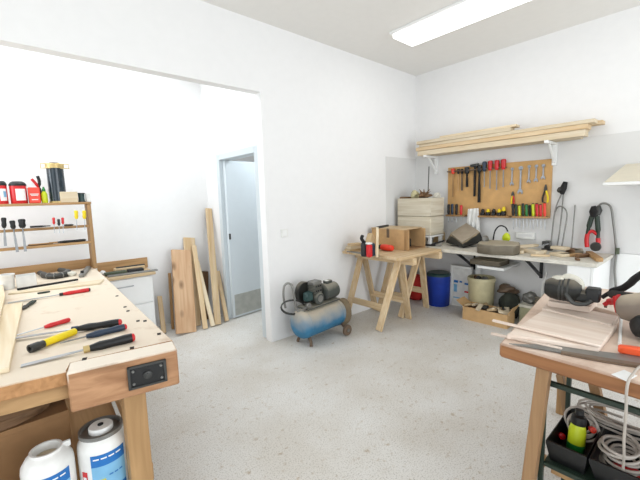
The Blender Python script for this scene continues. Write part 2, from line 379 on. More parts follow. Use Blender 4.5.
def wrench(p, q, w, label, group=None, th=.005):
    """p small ring end, q open jaw"""
    t = thing('open_end_wrench', label, 'wrench', fr(p, q, (-1, 0, 0)), group); L = (V(q)-V(p)).length
    b = B(t, 1); b.lathe([(w*.32, -th/2), (w*.62, -th/2), (w*.62, th/2), (w*.32, th/2), (w*.32, -th/2)], T(w*.6, 0, 0), 20)
    b.done('ring_end', 'bright_steel', t)
    B(t, 1).box((L/2, 0, 0), (L-w*1.9, w*.5, th), bev=.001).done('shank', 'bright_steel', t)
    j = [(L-w*1.5, -w*.3), (L-w*.9, -w*.72), (L-w*.35, -w*.75), (L+.0, -w*.5), (L-w*.5, -w*.3), (L-w*.68, 0), (L-w*.42, w*.34), (L+w*.08, w*.42), (L-w*.3, w*.75), (L-w*.9, w*.72), (L-w*1.5, w*.3)]
    B(t, 1).prism(j, -th*.7, th*.7).done('open_jaw', 'bright_steel', t)
    return t
def pliers(p, q, spread, hm, label, cat='pliers', r=.008, jm='dark_steel', u=(0, 0, 1), name='pliers', hl=.62, hm2=None):
    """p between the handle ends, q nose"""
    t = thing(name, label, cat, fr(p, q, u)); L = (V(q)-V(p)).length
    for k, sgn in enumerate((-1, 1)):
        pts = spline([(0, sgn*spread, 0), (L*hl*.4, sgn*spread*1.15, 0), (L*hl*.85, sgn*spread*.5, 0), (L*hl, sgn*spread*.25, 0)], 5)
        B(t, 1).tube(pts, r, 8).done('handle', (hm2 or hm) if k else hm, t)
    b = B(t, 1); b.lathe([(r*1.7, -r*.8), (r*1.7, r*.8)], T(L*(hl+.05), 0, 0), 14); 
    b.prism([(L*hl*.97, -r*1.5), (L*.8, -r*1.5), (L, -r*.5), (L, r*.5), (L*.8, r*1.5), (L*hl*.97, r*1.5)], -r*.6, r*.6); b.done('jaws', jm, t)
    return t

# ------------------------------------------------------------------ workbench by the opening
BH = .84
t = thing('workbench', 'old beech workbench with a vise jaw at its end, hand tools lying on it', 'workbench', (.0, 2.6, 0))
j0, j1 = V((.119, 1.553, 0)), V((.493, 1.481, 0)); jd = (j1-j0).normalized(); jn = V((-jd.y, jd.x, 0))
k0, k1 = j0+jn*.11, j1+jn*.11
top = [(-.75, 1.715), tuple(j0.xy+jn.xy*.025), tuple(k0.xy), tuple(k1.xy), (.60, 3.44), (.63, 4.12), (-.75, 4.16)]
B(t).prism(top, BH-.055, BH, bev=.004).done('tabletop', 'bench_top', t)
B(t).prism([tuple(j0.xy), tuple(j1.xy), tuple(k1.xy+jn.xy*-.001), tuple(k0.xy+jn.xy*-.001)], BH-.155, BH, bev=.006).done('vise_jaw', dust_on(wood('jaw_brown', 'b58a66', '8d6445', 'x', knots=3), 'e8dccc', .12, .38), t)
B(t).prism([(-.75, 1.735), tuple(j0.xy+jn.xy*.05-jd.xy*.004), tuple(j0.xy+jn.xy*.09-jd.xy*.004), (-.75, 1.775)], BH-.115, BH-.056).done('apron', 'honey_x', t)
B(t).bar((.43, 1.66, BH-.09), (.57, 4.05, BH-.09), .03, .065).done('apron', 'honey_y', t)
jm = Mx((jd, jn, V((0, 0, 1)))).transposed().to_4x4(); jm.translation = j0      # jaw frame
pl = B(t).lohi((.192, -.006, -.122+BH), (.334, .001, -.028+BH), jm, bev=.004).done('vise_plate', 'black_plastic', t)
b = B(t)
for a in (((.192, .334), (-.037, -.028)), ((.192, .334), (-.122, -.113)), ((.192, .203), (-.122, -.028)), ((.323, .334), (-.122, -.028))):
    b.lohi((a[0][0], -.013, a[1][0]+BH), (a[0][1], -.005, a[1][1]+BH), jm, bev=.002)
b.done('plate_rim', 'dark_steel', pl)
B(t).lathe([(.004, 0), (.016, 0), (.016, .008), (.009, .010), (.009, .014), (0.0, .014)], jm @ T(.263, -.006, BH-.075) @ Rx(90), 16).done('vise_screw', 'dark_steel', pl)
for sx in (.212, .314):
    for sz in (-.05, -.102): B(t).lathe([(.0, 0), (.006, 0), (.004, .004), (0, .004)], jm @ T(sx, -.006, BH+sz) @ Rx(90), 10).done('screw', 'dull_steel', pl)
for x, y in ((.342, 1.615), (-.68, 1.80), (.50, 3.95), (-.68, 4.0)):
    B(t).box((x, y, (BH-.056)/2), (.085, .06, BH-.056)).done('leg', 'honey_z', t)
B(t).bar((.40, 1.70, .20), (.53, 3.92, .20), .03, .08).done('stretcher', 'honey_y', t)
B(t).prism([(-.72, 1.62), (.36, 1.62), (.50, 3.92), (-.72, 3.92)], .125, .15).done('lower_shelf', 'honey_y', t)
for x, y in ((84.5, 359), (132, 348), (145, 321), (159, 334), (125, 307), (138, 321), (117, 296), (128, 311)):
    c = P(x, y, Z=BH); B(t).lohi((-.013, -.008, -.004), (.013, .008, .0012), T(*c) @ Rz(75), bev=0).done('dog_hole', 'hole_dark', t)
# under the bench
o = T(-.33, 2.18, .151)
t = thing('cardboard_box', 'plain brown cardboard box under the workbench, behind the white jars', 'box', o)
B(t).box((-.13, 2.18, .33), (.545, .44, .358), bev=.004).done('carton', 'cardboard', t)
B(t).lohi((-.41, 1.957, .44), (.143, 1.9595, .51), bev=0).done('flap', 'cardboard', t)
B(t).lohi((-.41, 1.955, .485), (.143, 2.40, .5105), bev=.002).done('lid_flap', 'cardboard', t)
for i, (c, r, h, s_, lab) in enumerate((((-.13, 2.09, .515), .20, .04, 3, 'dark bark-edged wooden round lying on the carton'), ((-.10, 2.11, .557), .235, .045, 5, 'larger bark-edged wooden round lying on the carton, atop another'))):
    t = thing('wood_slab', lab, 'wooden slab', c); q = random.Random(s_)
    pts = [(c[0]+math.cos(a*PI/14)*r*q.uniform(.92, 1.05)*1.1, c[1]+math.sin(a*PI/14)*r*q.uniform(.92, 1.05)*.7) for a in range(28)]
    B(t).prism(pts, c[2], c[2]+h, bev=.006).done('bark_rim', 'walnut_x', t)
    B(t).prism([(c[0]+(x-c[0])*.9, c[1]+(y-c[1])*.9) for x, y in pts], c[2]+h, c[2]+h+.004).done('sawn_face', 'honey_x', t)
def jar(x, y, z0, h, r, lab, lid):
    t = thing('plastic_jar', lab, 'jar', (x, y, z0))
    k = T(x, y, z0)
    body = [(r*.9, 0), (r*.98, .01), (r, .03), (r, h*.80), (r*.97, h*.86), (r*.80, h*.93), (r*.76, h*.94)]
    if lid: body += [(r*.86, h*.945), (r*.86, h*.96), (0, h*.96)]
    else: body += [(r*.62, h*.97), (r*.62, h), (r*.53, h), (r*.52, h*.9), (0, h*.89)]
    bd = B(t).lathe(body, k, 32).done('body', 'white_plastic', t)
    if lid:
        B(t).lathe([(r*.86, h*.95), (r*.90, h*.955), (r*.90, h), (r*.80, h), (r*.78, h*.965), (0, h*.965)], k, 32).done('lid_ring', 'dull_steel', t)
        ld = B(t).lathe([(r*.50, h*.965), (r*.50, h*1.01), (r*.46, h*1.025), (0, h*1.025)], k, 28).done('lid_knob', 'white_plastic', t)
        B(t).lathe([(.0, h*1.0255), (r*.12, h*1.0255), (r*.12, h*1.035), (0, h*1.035)], k, 14).done('hole_plug', 'soot', ld)
    else:
        B(t).lathe([(r*.5, h*.905), (.0, h*.93)], k, 24).done('sawdust', 'stone_tan', t)
        B(t).bar((x+r*.74, y-.0, z0+h*.93), (x+r*.74, y-.0, z0+h*1.0), .03, .012).done('carry_lug', 'white_plastic', t)
    def patch(nm, m, a0, a1, z0_, z1_, e=.0012, par=bd):
        return B(t).lathe([(r+e-.003, z0_*h), (r+e, z0_*h), (r+e, z1_*h), (r+e-.003, z1_*h)], k, 14, math.radians(a0), math.radians(a1)).done(nm, m, par)
    lb = patch('label', 'label_sky', -128, -46, .10, .72)
    patch('label_band', 'label_blue', -128, -46, .66, .80, .0016, lb); patch('label_yellow_panel', 'label_yellow', -118, -98, .22, .50, .0018, lb)
    for i in range(4): patch('lettering', 'paper', -122+i*17, -109+i*17, .745, .760, .0022, lb)
    for i in range(3): patch('lettering', 'label_blue', -90+i*12, -81+i*12, .52, .535, .0022, lb)
    patch('label_corner', 'label_blue', -60, -48, .12, .36, .0018, lb); patch('red_mark', 'red_plastic', -156, -140, .40, .60, .0014)
    patch('lettering', 'paper', -153, -143, .46, .54, .002)
    return t
jar(.228, 1.712, .151, .355, .092, 'white plastic jar with grey ring lid and blue label, nearer the bench leg', True)
jar(.040, 1.715, .151, .35, .087, 'open white plastic jar with sawdust in it, beside the lidded jar', False)
t = B((-.15, 1.70, .151)); t.blob((-.15, 1.70, .245), (.085, .08, .20), 4, .2, 3, flat=-.4)
tag(t.done('plastic_sack', 'cloth_white'), 'crumpled whitish sack beside the open jar under the workbench', 'sack')

# ------------------------------------------------------------------ on the workbench
def poly_board(name, lab, px, z0, th, m, cat='board'):
    pts = [P(x, y, Z=z0+th).xy for x, y in px]; c = sum((V((*p, 0)) for p in pts), V())/len(pts); c.z = z0
    o = B(c).prism([tuple(p) for p in pts], z0, z0+th, bev=.002).done(name, m)
    return tag(o, lab, cat)
poly_board('board', 'pale planed board lying flat on the workbench, its end near the yellow-handled tool', [(-18, 308), (23, 302), (9, 367), (-50, 380)], BH, .02, 'pale_y')
poly_board('board', 'narrow pale board lying on top of another at the workbench edge', [(-35, 270), (3, 284), (5, 296), (-6, 340), (-60, 340)], BH+.0205, .02, 'pale_y')
poly_board('batten', 'flat pale batten lying under the black steel rule', [(8, 293.5), (12, 291), (104, 279), (100, 283)], BH, .012, 'pale_x', 'batten')
p, q = P(17, 289.5, Z=BH+.02), P(78, 279.5, Z=BH+.02)
tag(B(fr(p, q), 1).box(((q-p).length/2, 0, 0), ((q-p).length, .022, .014)).done('steel_rule', 'soot'), 'black steel bar rule lying along the pale batten', 'ruler')
def D(x, y, h=.014): return P(x, y, Z=BH+h)
driver(D(134, 337, .02), D(21, 366, .004), .172, .0205, .0045, 'black_plastic', 'steel', 'big black-handled chisel with red end, lowest tool on the workbench, blade towards the boards', 'chisel', 'wood_chisel', 'red_plastic', True, blade_w=.026, ferrule='brass')
driver(D(121, 322, .022), D(10, 339, .012), .19, .0185, .0045, 'black_plastic', 'steel', 'black-handled chisel with a red end dot, lying behind the yellow-handled tool', 'chisel', 'wood_chisel', 'red_plastic', True, blade_w=.024, ferrule='dark_blue')
driver(D(126, 326.5, .016), D(60, 343, .012), .165, .016, .004, 'dark_blue', 'dull_steel', 'dark-handled screwdriver with a red cap, lying between two black chisels', 'screwdriver', 'screwdriver', 'red_plastic')
t = thing('socket_handle', 'yellow-handled tool with black socket end on the workbench', 'hand tool', fr(D(76, 331, .018), D(29.5, 349, .018)))
L = (D(76, 331, .018)-D(29.5, 349, .018)).length
B(t, 1).lathe([(.009, 0), (.016, .006), (.017, L*.4), (.016, L*.72)], AX, 14).done('handle', 'yellow_plastic', t)
B(t, 1).lathe([(.0155, L*.72), (.0155, L*.8), (.018, L*.82), (.018, L), (.010, L), (.009, L*.9), (0, L*.9)], AX, 14).done('socket', 'dark_steel', t)
driver(D(70, 319.5, .014), D(14, 336, .008), .115, .0125, .003, 'red_plastic', 'steel', 'small red-handled screwdriver, farthest of the clutch of tools at the vise end', 'screwdriver')
driver(D(90, 289.5, .014), D(8, 303, .008), .16, .014, .004, 'red_plastic', 'steel', 'long red-handled chisel with black ends, in front of the steel rule', 'chisel', 'wood_chisel', 'black_plastic', True, blade_w=.022, ferrule='black_plastic')
pliers(D(34, 301, .01), D(22, 309, .01), .006, 'dark_green', 'small dark green clamp lying beside the end of the pale board', 'clamp', .008, name='small_clamp')
t = B(fr(D(37, 293.5, .006), D(50, 291.5, .006))); 
tag(B(fr(D(37, 293.5, .006), D(50, 291.5, .006)), 1).prism([(0, 0), (.02, .008), (.05, .009), (.075, 0), (.05, -.008), (.02, -.006)], -.006, .006, bev=.002).done('scraper', 'dark_green'), 'little dark green scraper lying behind the red-handled chisel', 'scraper')
c = P(8, 289, Z=BH)
t = thing('plastic_cup', 'white plastic tub at the rear of the workbench, next to the frame edge', 'tub', (c.x, c.y, BH))
B(t, 1).lathe([(.04, 0), (.046, .10), (.05, .105), (.05, .112), (.044, .112), (.038, .008), (0, .008)], None, 24).done('tub', 'white_plastic', t)
c = P(27, 285.5, Z=BH)
t = thing('plastic_tray', 'square white plastic tub with a shadowed opening, beside the round white tub', 'tub', (c.x, c.y, BH))
b = B(t, 1); w_, h_ = .058, .085
for sx, sy, lx, ly in ((0, -1, 2*w_, .004), (0, 1, 2*w_, .004), (-1, 0, .004, 2*w_), (1, 0, .004, 2*w_)): b.box((sx*w_, sy*w_, h_/2), (lx, ly, h_), bev=.001)
b.box((0, 0, .002), (2*w_, 2*w_, .004), bev=0); b.done('tub', 'white_plastic', t)
a = [P(x, y, Z=BH+.025) for x, y in ((40, 273), (46, 275.5), (55, 276), (64, 274.5), (68, 272), (60, 270))]
c = a[0].copy(); c.z = BH
t = thing('hose_coil', 'short grey ribbed hose curled at the rear of the workbench under the rack', 'hose', c)
B(t).tube(spline(a, 6), .022, 10).done('hose', 'dark_steel', t)
pts = spline(a, 6)
for i in range(4, 26, 4): B(t).tube(arcpts(pts[i], .0235, 0, 324, 9, (pts[i+1]-pts[i]).cross(V((0, 0, 1))).normalized(), (0, 0, 1)), .004, 6, True).done('hose_rib', 'dull_steel', t)
c = P(72, 276, Z=BH); tag(B(c).blob((c.x, c.y, BH+.02), (.035, .028, .022), 8, .15, 3, flat=-.9).done('putty_lump', 'plaster'), 'cream lump of putty beside the grey hose on the workbench', 'putty')
p, q = P(82, 275, Z=BH+.016), P(88, 268, Z=BH+.016)
t = thing('block_plane', 'small grey metal block plane with dark front at the foot of the rack', 'plane', fr(p, q)); L = (q-p).length
B(t, 1).box((L*.5, 0, 0), (L*1.2, .04, .03), bev=.006).done('body', 'dull_steel', t); B(t, 1).cyl((L*.05, 0, .01), (L*.05, 0, .035), .014, .012).done('knob', 'soot', t)

# ------------------------------------------------------------------ tool rack standing on the bench
RY = 3.96
def K(x, y, dy=0): return P(x, y, Y=RY+dy)
zt = K(45, 205.5).z; z2 = K(45, 227.5).z; z3 = K(45, 245).z
RX1 = K(93, 240).x+.012
t = thing('tool_rack', 'honey-coloured wooden tool rack with three rails standing on the workbench', 'tool rack', (.1, RY+.07, BH))
for x in (RX1, -.62): B(t).lohi((x-.03, RY, BH), (x, RY+.15, zt), bev=.003).done('upright', 'honey_z', t)
B(t).lohi((-.65, RY-.005, zt), (RX1+.004, RY+.155, zt+.022)).done('top_shelf', 'honey_x', t)
B(t).lohi((-.62, RY, z2-.022), (RX1-.03, RY+.05, z2)).done('rail', 'honey_x', t)
B(t).lohi((-.62, RY, z3-.022), (RX1-.03, RY+.06, z3)).done('rail', 'honey_x', t)
B(t).lohi((-.62, RY+.12, BH), (RX1-.03, RY+.14, BH+.085)).done('back_board', 'honey_x', t)
zt += .0225
def K2(x, y): return P(x, y, Y=RY+.07)
def can(x0, x1, ytop, lab, red=True):
    a, b_ = K2(x0, 200), K2(x1, 200); r = (b_.x-a.x)/2; cx = (a.x+b_.x)/2; h = K2((x0+x1)/2, ytop).z-zt
    t = thing('paint_can', lab, 'can', (cx, RY+.07, zt)); k = T(cx, RY+.07, zt)
    bd = B(t).lathe([(r*.96, 0), (r, .004), (r, h*.80), (r*.96, h*.83), (r*.9, h*.83)], k, 28).done('body', 'red_plastic', t)
    B(t).lathe([(r*1.03, h*.80), (r*1.03, h*.87), (r*.86, h*.95), (r*.6, h), (0, h)], k, 28).done('lid', 'black_plastic', t)
    lb = B(t).lathe([(r-.002, h*.14), (r+.001, h*.14), (r+.001, h*.66), (r-.002, h*.66)], k, 14, math.radians(-110), math.radians(-40)).done('label', 'paper', bd)
    return t, k, r, h, lb
t, k, r, h, lb = can(-3, 8.5, 181, 'red can with black lid and teal-panelled white label, on top of the rack')
B(t).lathe([(r-.001, h*.3), (r+.002, h*.3), (r+.002, h*.55), (r-.001, h*.55)], k, 8, math.radians(-75), math.radians(-45)).done('label_panel', 'label_sky', lb)
can(10.5, 28, 181.5, 'red can with wide black lid and plain white label, beside the red box')
a, b_ = K2(29.3, 205), K2(41.2, 205); h = K2(35, 187.5).z-zt
t = thing('red_box', 'bright red tin with pale lettering on top of the rack, beside a red can', 'tin', ((a.x+b_.x)/2, RY+.06, zt))
bd = B(t).lohi((a.x, RY+.02, zt), (b_.x, RY+.10, zt+h), bev=.006).done('body', 'orange_red', t)
for i, (w_, zz) in enumerate(((.8, .55), (.66, .47), (.6, .2))):
    cx = (a.x+b_.x)/2; B(t).lohi((cx-(b_.x-a.x)*w_/2*.9, RY+.019, zt+h*zz), (cx+(b_.x-a.x)*w_/2*.9, RY+.0205, zt+h*(zz+.05)), bev=0).done('lettering', 'cloth_white', bd)
# snips, bottle, thermos, blocks
p, q = K2(42.5, 203), K2(35, 176)
t = thing('pruning_snips', 'red and black handled snips standing up between the red tin and the dark cylinder', 'snips', (p.x, RY+.08, zt))
for i, (pp, mm) in enumerate((((31.5, 179), 'red_plastic'), ((37.5, 176), 'black_plastic'))):
    e = K2(*pp); m_ = V((K2(39, 188).x, RY+.08, K2(39, 188).z))
    B(t).tube(spline([m_, (m_*.4+e*.6)+V((.008, 0, -.008)), e], 5), [.008]*3+[.012]*8, 8).done('handle', 'red_plastic' if i == 0 else 'black_plastic', t)
mid = K2(39, 188); B(t).tube([(mid.x, RY+.08, mid.z), (K2(42, 198).x, RY+.08, K2(42, 198).z), (K2(43, 204).x, RY+.08, zt)], [.014, .012, .004], 8).done('blades', 'dark_steel', t)
e = K2(44.5, 204); h = K2(45, 187).z-zt
t = thing('glue_bottle', 'yellow and green squeeze bottle beside the dark tall cylinder on the rack', 'bottle', (e.x+.004, RY+.05, zt)); k = T(e.x+.004, RY+.045, zt)
B(t).lathe([(.02, 0), (.023, .004), (.023, h*.55), (.012, h*.72)], k, 20).done('body', 'lime_plastic', t); B(t).lathe([(.013, h*.72), (.013, h*.82), (.005, h), (0, h)], k, 14).done('cap', 'green_plastic', t)
a, b_ = K2(48.5, 190), K2(66, 190); r = (b_.x-a.x)/2; cx = (a.x+b_.x)/2; h = K2(57, 167).z-zt
t = thing('dark_cylinder', 'tall dark glossy cylinder with a brass clamp ring on top of the rack', 'canister', (cx, RY+.08, zt)); k = T(cx, RY+.08, zt)
B(t).lathe([(r, .006), (r, h), (r*.9, h+.004), (0, h+.004)], k, 32).done('body', 'glass_dark', t)
B(t).lathe([(r*1.06, 0), (r*1.06, .012), (r, .014)], k, 32).done('foot', 'brass', t)
B(t).lathe([(r*1.02, h-.012), (r*1.10, h-.012), (r*1.10, h+.022), (r*1.0, h+.026), (0, h+.026)], k, 32).done('lid', 'brass', t)
B(t).lathe([(r*.5, h+.026), (r*.6, h+.038), (0, h+.038)], k, 24).done('lid_knob', 'brown_metal', t)
w_ = (K2(71, 165).x-K2(43, 165).x)/2; zz = zt+h
B(t).tube([(cx-w_, RY+.055, zz-.014), (cx-w_, RY+.055, zz+.024), (cx, RY+.05-r*.0, zz+.03), (cx+w_, RY+.055, zz+.024), (cx+w_, RY+.055, zz-.014), (cx+w_*.7, RY+.03, zz-.014), (cx-w_*.7, RY+.03, zz-.014)], .0045, 8, True).done('handle_loop', 'brass', t)
a, b_ = K2(60, 204), K2(77.5, 204); h = K2(68, 192).z-zt
tag(B((a.x/2+b_.x/2, RY+.03, zt)).lohi((a.x, RY+.0, zt), (b_.x, RY+.05, zt+h)).done('wood_block', 'pale_x'), 'small pale wood block in front of the dark cylinder on the rack', 'wood block')
a, b_ = K2(77.5, 204), K2(86, 204); h = K2(82, 193).z-zt; cx = (a.x+b_.x)/2; r = (b_.x-a.x)/2
t = thing('thread_spool', 'dark green spool standing at the end of the rack top, next to the wood block', 'spool', (cx, RY+.05, zt)); k = T(cx, RY+.05, zt)
B(t).lathe([(r*.8, .006), (r*.72, h*.5), (r*.8, h-.006)], k, 20).done('wound_wire', 'dark_teal', t)
for z_ in (0, h-.006): B(t).lathe([(r, z_), (r, z_+.006)], k, 20).done('flange', 'dark_steel', t)
a, b_ = K2(86.5, 204), K2(91, 204)
tag(B((a.x/2+b_.x/2, RY+.09, zt)).lohi((a.x, RY+.06, zt), (b_.x, RY+.12, zt+h*.95)).done('white_carton', 'white_plastic'), 'small white carton at the very end of the rack top', 'carton')
# tools in the middle rail
def K3(x, y): return P(x, y, Y=RY-.012)
for x, y0, yj, x2, y2, hr, lab in ((3.5, 217.5, 228, 5.5, 246, .018, 'stubby black-handled chisel in the rack rail, beside the frame edge'), (12, 220.5, 229, 17.5, 252, .0195, 'black-handled chisel leaning in the rack rail, second along'), (21.5, 219, 228, 25.5, 251.5, .026, 'fat black-handled chisel in the rack rail, third along')):
    p, q = K3(x, y0), K3(x2, y2); L = (q-p).length
    driver(p, q, (K3(x, y0)-K3(x, yj)).length, hr, .0055, 'black_plastic', 'bright_steel', lab, 'chisel', 'wood_chisel', None, True, blade_w=.02, u=(0, -1, 0))
p, q = K3(30, 226), K3(50, 222.5); p.z = q.z = z2+.013
pliers(p, q, .012, 'black_plastic', 'black-handled pliers lying along the middle rail of the rack', 'pliers', .008)
for x, hm, lab in ((53.5, 'red_plastic', 'little red-topped screwdriver in the rack rail, next to the black pliers'), (58.5, 'black_plastic', 'little black screwdriver in the rack rail, between two red-topped ones'), (62.5, 'red_plastic', 'little red-topped screwdriver in the rack rail, nearer the yellow handles')):
    driver(K3(x, 217.5 if hm[0] == 'r' else 219), K3(x+1, 233), .06, .011, .003, hm, 'steel', lab, u=(0, -1, 0))
p, q = K3(64, 224), K3(73, 222.5); p.z = q.z = z2+.01
driver(p, q, .07, .009, .004, 'black_plastic', 'dark_steel', 'short black punch lying on the rack rail beside the yellow handles', 'punch', 'punch')
for x, lab in ((76, 'yellow-handled screwdriver in the rack rail, next to the black punch'), (84, 'yellow-handled screwdriver in the rack rail, nearest the upright')):
    driver(K3(x, 210.5), K3(x+1, 230), .078, .016, .0035, 'yellow_plastic', 'steel', lab, u=(0, -1, 0))
p, q = P(86, 241, Y=RY+.03), P(29, 246, Y=RY+.03); p.z = q.z = z3+.012
driver(p, q, .22, .012, .008, 'black_plastic', 'honey_x', 'long thin black-handled rasp lying along the lowest rail of the rack', 'rasp', 'rasp', None, True, blade_w=.016)
p, q = P(52, 244, Y=RY+.05), P(30, 245, Y=RY+.05); p.z = q.z = z3+.006
tag(B(fr(p, q), 1).box((.08, 0, 0), (.18, .014, .012)).done('wood_strip', 'walnut_x'), 'thin wooden strip lying behind the rasp on the lowest rail', 'wood strip')

# ------------------------------------------------------------------ drawer cabinet against the rear wall
t = thing('drawer_cabinet', 'white drawer cabinet with a wooden top standing against the rear wall', 'cabinet', (.85, 4.19, 0))
CX0, CX1, CY = .66, 1.15, 4.04
B(t).lohi((CX0, CY+.018, .0), (CX1, RW-.002, .685), bev=.002).done('carcass', 'white_paint', t)
B(t).lohi((CX0-.02, CY-.02, .685), (CX1+.03, RW-.002, .715)).done('top', 'pine_x', t)
for z0, z1 in ((.06, .385), (.395, .675)):
    dr = B(t).lohi((CX0+.006, CY, z0), (CX1-.006, CY+.017, z1), bev=.003).done('drawer', 'white_paint', t)
    zz = z1-.075
    B(t).tube(spline([(.80, CY, zz), (.81, CY-.022, zz), (.94, CY-.022, zz), (.95, CY, zz)], 5), .006, 8).done('handle', 'steel', dr)
a, b_ = P(99, 261, Y=RW-.02), P(147, 255, Y=RW-.02)
tag(B((1.0, RW-.012, .715)).lohi((.70, RW-.024, .7155), (b_.x, RW-.003, .835)).done('board', 'honey_x'), 'honey board standing on edge on the drawer cabinet against the wall', 'board')
for (xa, xb, yy, zz, az, L_, w_, th, m_, nm, lab, ct) in (
    (107, 157, 4.075, .716, -4, 0, .05, .016, 'dull_steel', 'straightedge', 'long grey metal straightedge lying on the front edge of the drawer cabinet', 'straightedge'),
    (104, 126, 4.17, .716, -3, 0, .075, .034, 'rag_green', 'tool_case', 'greenish tool case lying behind the straightedge on the cabinet', 'case'),
    (127, 143, 4.17, .716, -3, 0, .07, .036, 'black_plastic', 'tool_case', 'black tool case lying behind the straightedge on the cabinet', 'case'),
    (114, 144, 4.285, .716, -2, 0, .10, .045, 'pine_x', 'wood_block', 'flat pale wood block lying against the upright board on the cabinet', 'wood block'),
    (116, 145, 4.285, .762, -2, 0, .025, .012, 'dark_steel', 'metal_bar', 'thin dark iron bar lying nearest the upright board on the cabinet', 'bar')):
    A, Q = P(xa, 268, Y=yy), P(xb, 268, Y=yy)
    tag(B(T((A.x+Q.x)/2, yy, zz) @ Rz(az), 1).box((0, 0, th/2), (Q.x-A.x, w_, th), bev=.004).done(nm, m_), lab, ct)
p = P(100, 268, Y=4.25); tag(B((p.x+.02, 4.25, .716)).blob((p.x+.02, 4.25, .738), (.03, .03, .024), 3, .15, flat=-.85).done('rag', 'cloth_white'), 'small crumpled pale rag on the cabinet by the rack upright', 'rag')
# ------------------------------------------------------------------ boards leaning in the recess
def lean(lab, px_bot, px_top, width, th, m, ytop=None, name='plank', roll=0.):
    """px_bot: middle of the foot on the floor; px_top: middle of the upper end, which rests near the wall"""
    p = P(*px_bot, Z=.0); q = P(*px_top, Y=ytop if ytop else RW-.03)
    L = (q-p).length; f = fr(p, q, (0, -1, 0)) @ Mx.Rotation(math.radians(roll), 4, 'X')
    f = f @ T(0, 0, 0); p2 = p.copy()
    f.translation = p+V((0, 0, th*.35+.003))
    o = B(f, 1).box((L/2, 0, 0), (L, width, th), bev=.003).done(name, m); return tag(o, lab, 'board')
lean('wide knotty plank, foremost of the boards leaning beside the cabinet', (186.5, 334), (181, 251), .225, .025, 'knot_x', 4.22)
lean('pale board behind the wide knotty plank, its square end showing above it', (195, 327), (189, 238.5), .14, .02, 'pine_x', RW-.012)
lean('narrow lath leaning just beside the wide knotty plank, touching its edge', (205.5, 329.5), (194, 246.5), .055, .02, 'pine_x', 4.255)
lean('pale narrow lath slanting away from the knotty plank, nearer the door', (213, 327), (197, 262), .05, .022, 'pale_x', 4.20)
lean('dark brown board standing behind the slanting laths', (203, 320.5), (202.5, 272), .15, .02, 'walnut_x', RW-.012)
lean('tallest plank, narrow and pale, leaning beside the door', (218, 325.5), (208.5, 209.5), .075, .028, 'pine_x', 4.26)
lean('tall thin dark-edged lath behind the tallest plank', (216.5, 320), (208, 213), .035, .02, 'walnut_x', RW-.03)
lean('short pale stake leaning closest to the door frame', (227, 322), (217.5, 272), .05, .025, 'pine_x', 4.14)
lean('thin brown board peeping out on the cabinet side of the knotty plank', (173, 330), (169.5, 274), .03, .02, 'honey_x', RW-.012)
lean('short tapering offcut leaning against the side of the drawer cabinet', (164, 334), (159.5, 297), .05, .02, 'pine_x', 4.2)

# ------------------------------------------------------------------ lumber on wall brackets
LZ = 1.958
for px, lab in ((437, 'white steel bracket carrying the lumber nearer the room corner'), (555, 'white steel bracket carrying the lumber above the wrench end of the pegboard')):
    y = P(px, 158, X=WB).y
    t = thing('shelf_bracket', lab, 'bracket', (WB-.007, y, 1.75))
    B(t).lohi((WB-.03, y-.022, 1.72), (WB-.0065, y+.022, LZ), bev=.003).done('wall_plate', 'white_paint', t)
    B(t).lohi((4.17, y-.018, LZ-.028), (WB-.03, y+.018, LZ), bev=.003).done('arm', 'white_paint', t)
    B(t).bar((WB-.025, y, 1.75), (4.28, y, LZ-.026), .02, .02).done('brace', 'white_paint', t)
def lum(y0, y1, x0, w, z0, th, lab, m='pale_y', tilt=0., skew=0.):
    c = V((x0+w/2, (y0+y1)/2, z0)); f = T(*c) @ Rz(skew) @ Rx(tilt)
    tag(B(f, 1).box((0, 0, th/2), (w, abs(y1-y0), th), bev=.003).done('lumber_board', m), lab, 'board')
lum(2.76, .93, 4.20, .12, LZ+.001, .062, 'thickest lumber board, lowest in the wall stack and nearest the room')
lum(2.74, 1.00, 4.33, .12, LZ+.001, .062, 'lowest lumber board in the wall stack, on the wall side')
lum(2.78, .91, 4.19, .13, LZ+.065, .045, 'second lumber board up in the wall stack, on the room side', 'pine_y')
lum(2.73, .95, 4.33, .12, LZ+.065, .045, 'second lumber board up in the wall stack, on the wall side')
lum(2.74, .86, 4.195, .12, LZ+.112, .035, 'thin lumber board, third up, on the room side of the wall stack', 'pale_y', 0, -.6)
lum(2.77, .83, 4.34, .11, LZ+.112, .035, 'longest lumber board, its end sticking out furthest from the stack', 'pine_y', 0, .3)
lum(2.77, 1.60, 4.19, .12, LZ+.148, .04, 'short lumber board lying on the stack, on the room side', 'pale_y')
lum(2.74, 1.64, 4.32, .11, LZ+.148, .04, 'short lumber board lying on the stack, on the wall side', 'pine_y')
lum(2.45, 1.56, 4.22, .12, LZ+.190, .026, 'topmost short lumber board of the wall stack', 'pale_y', -.3, 1.)

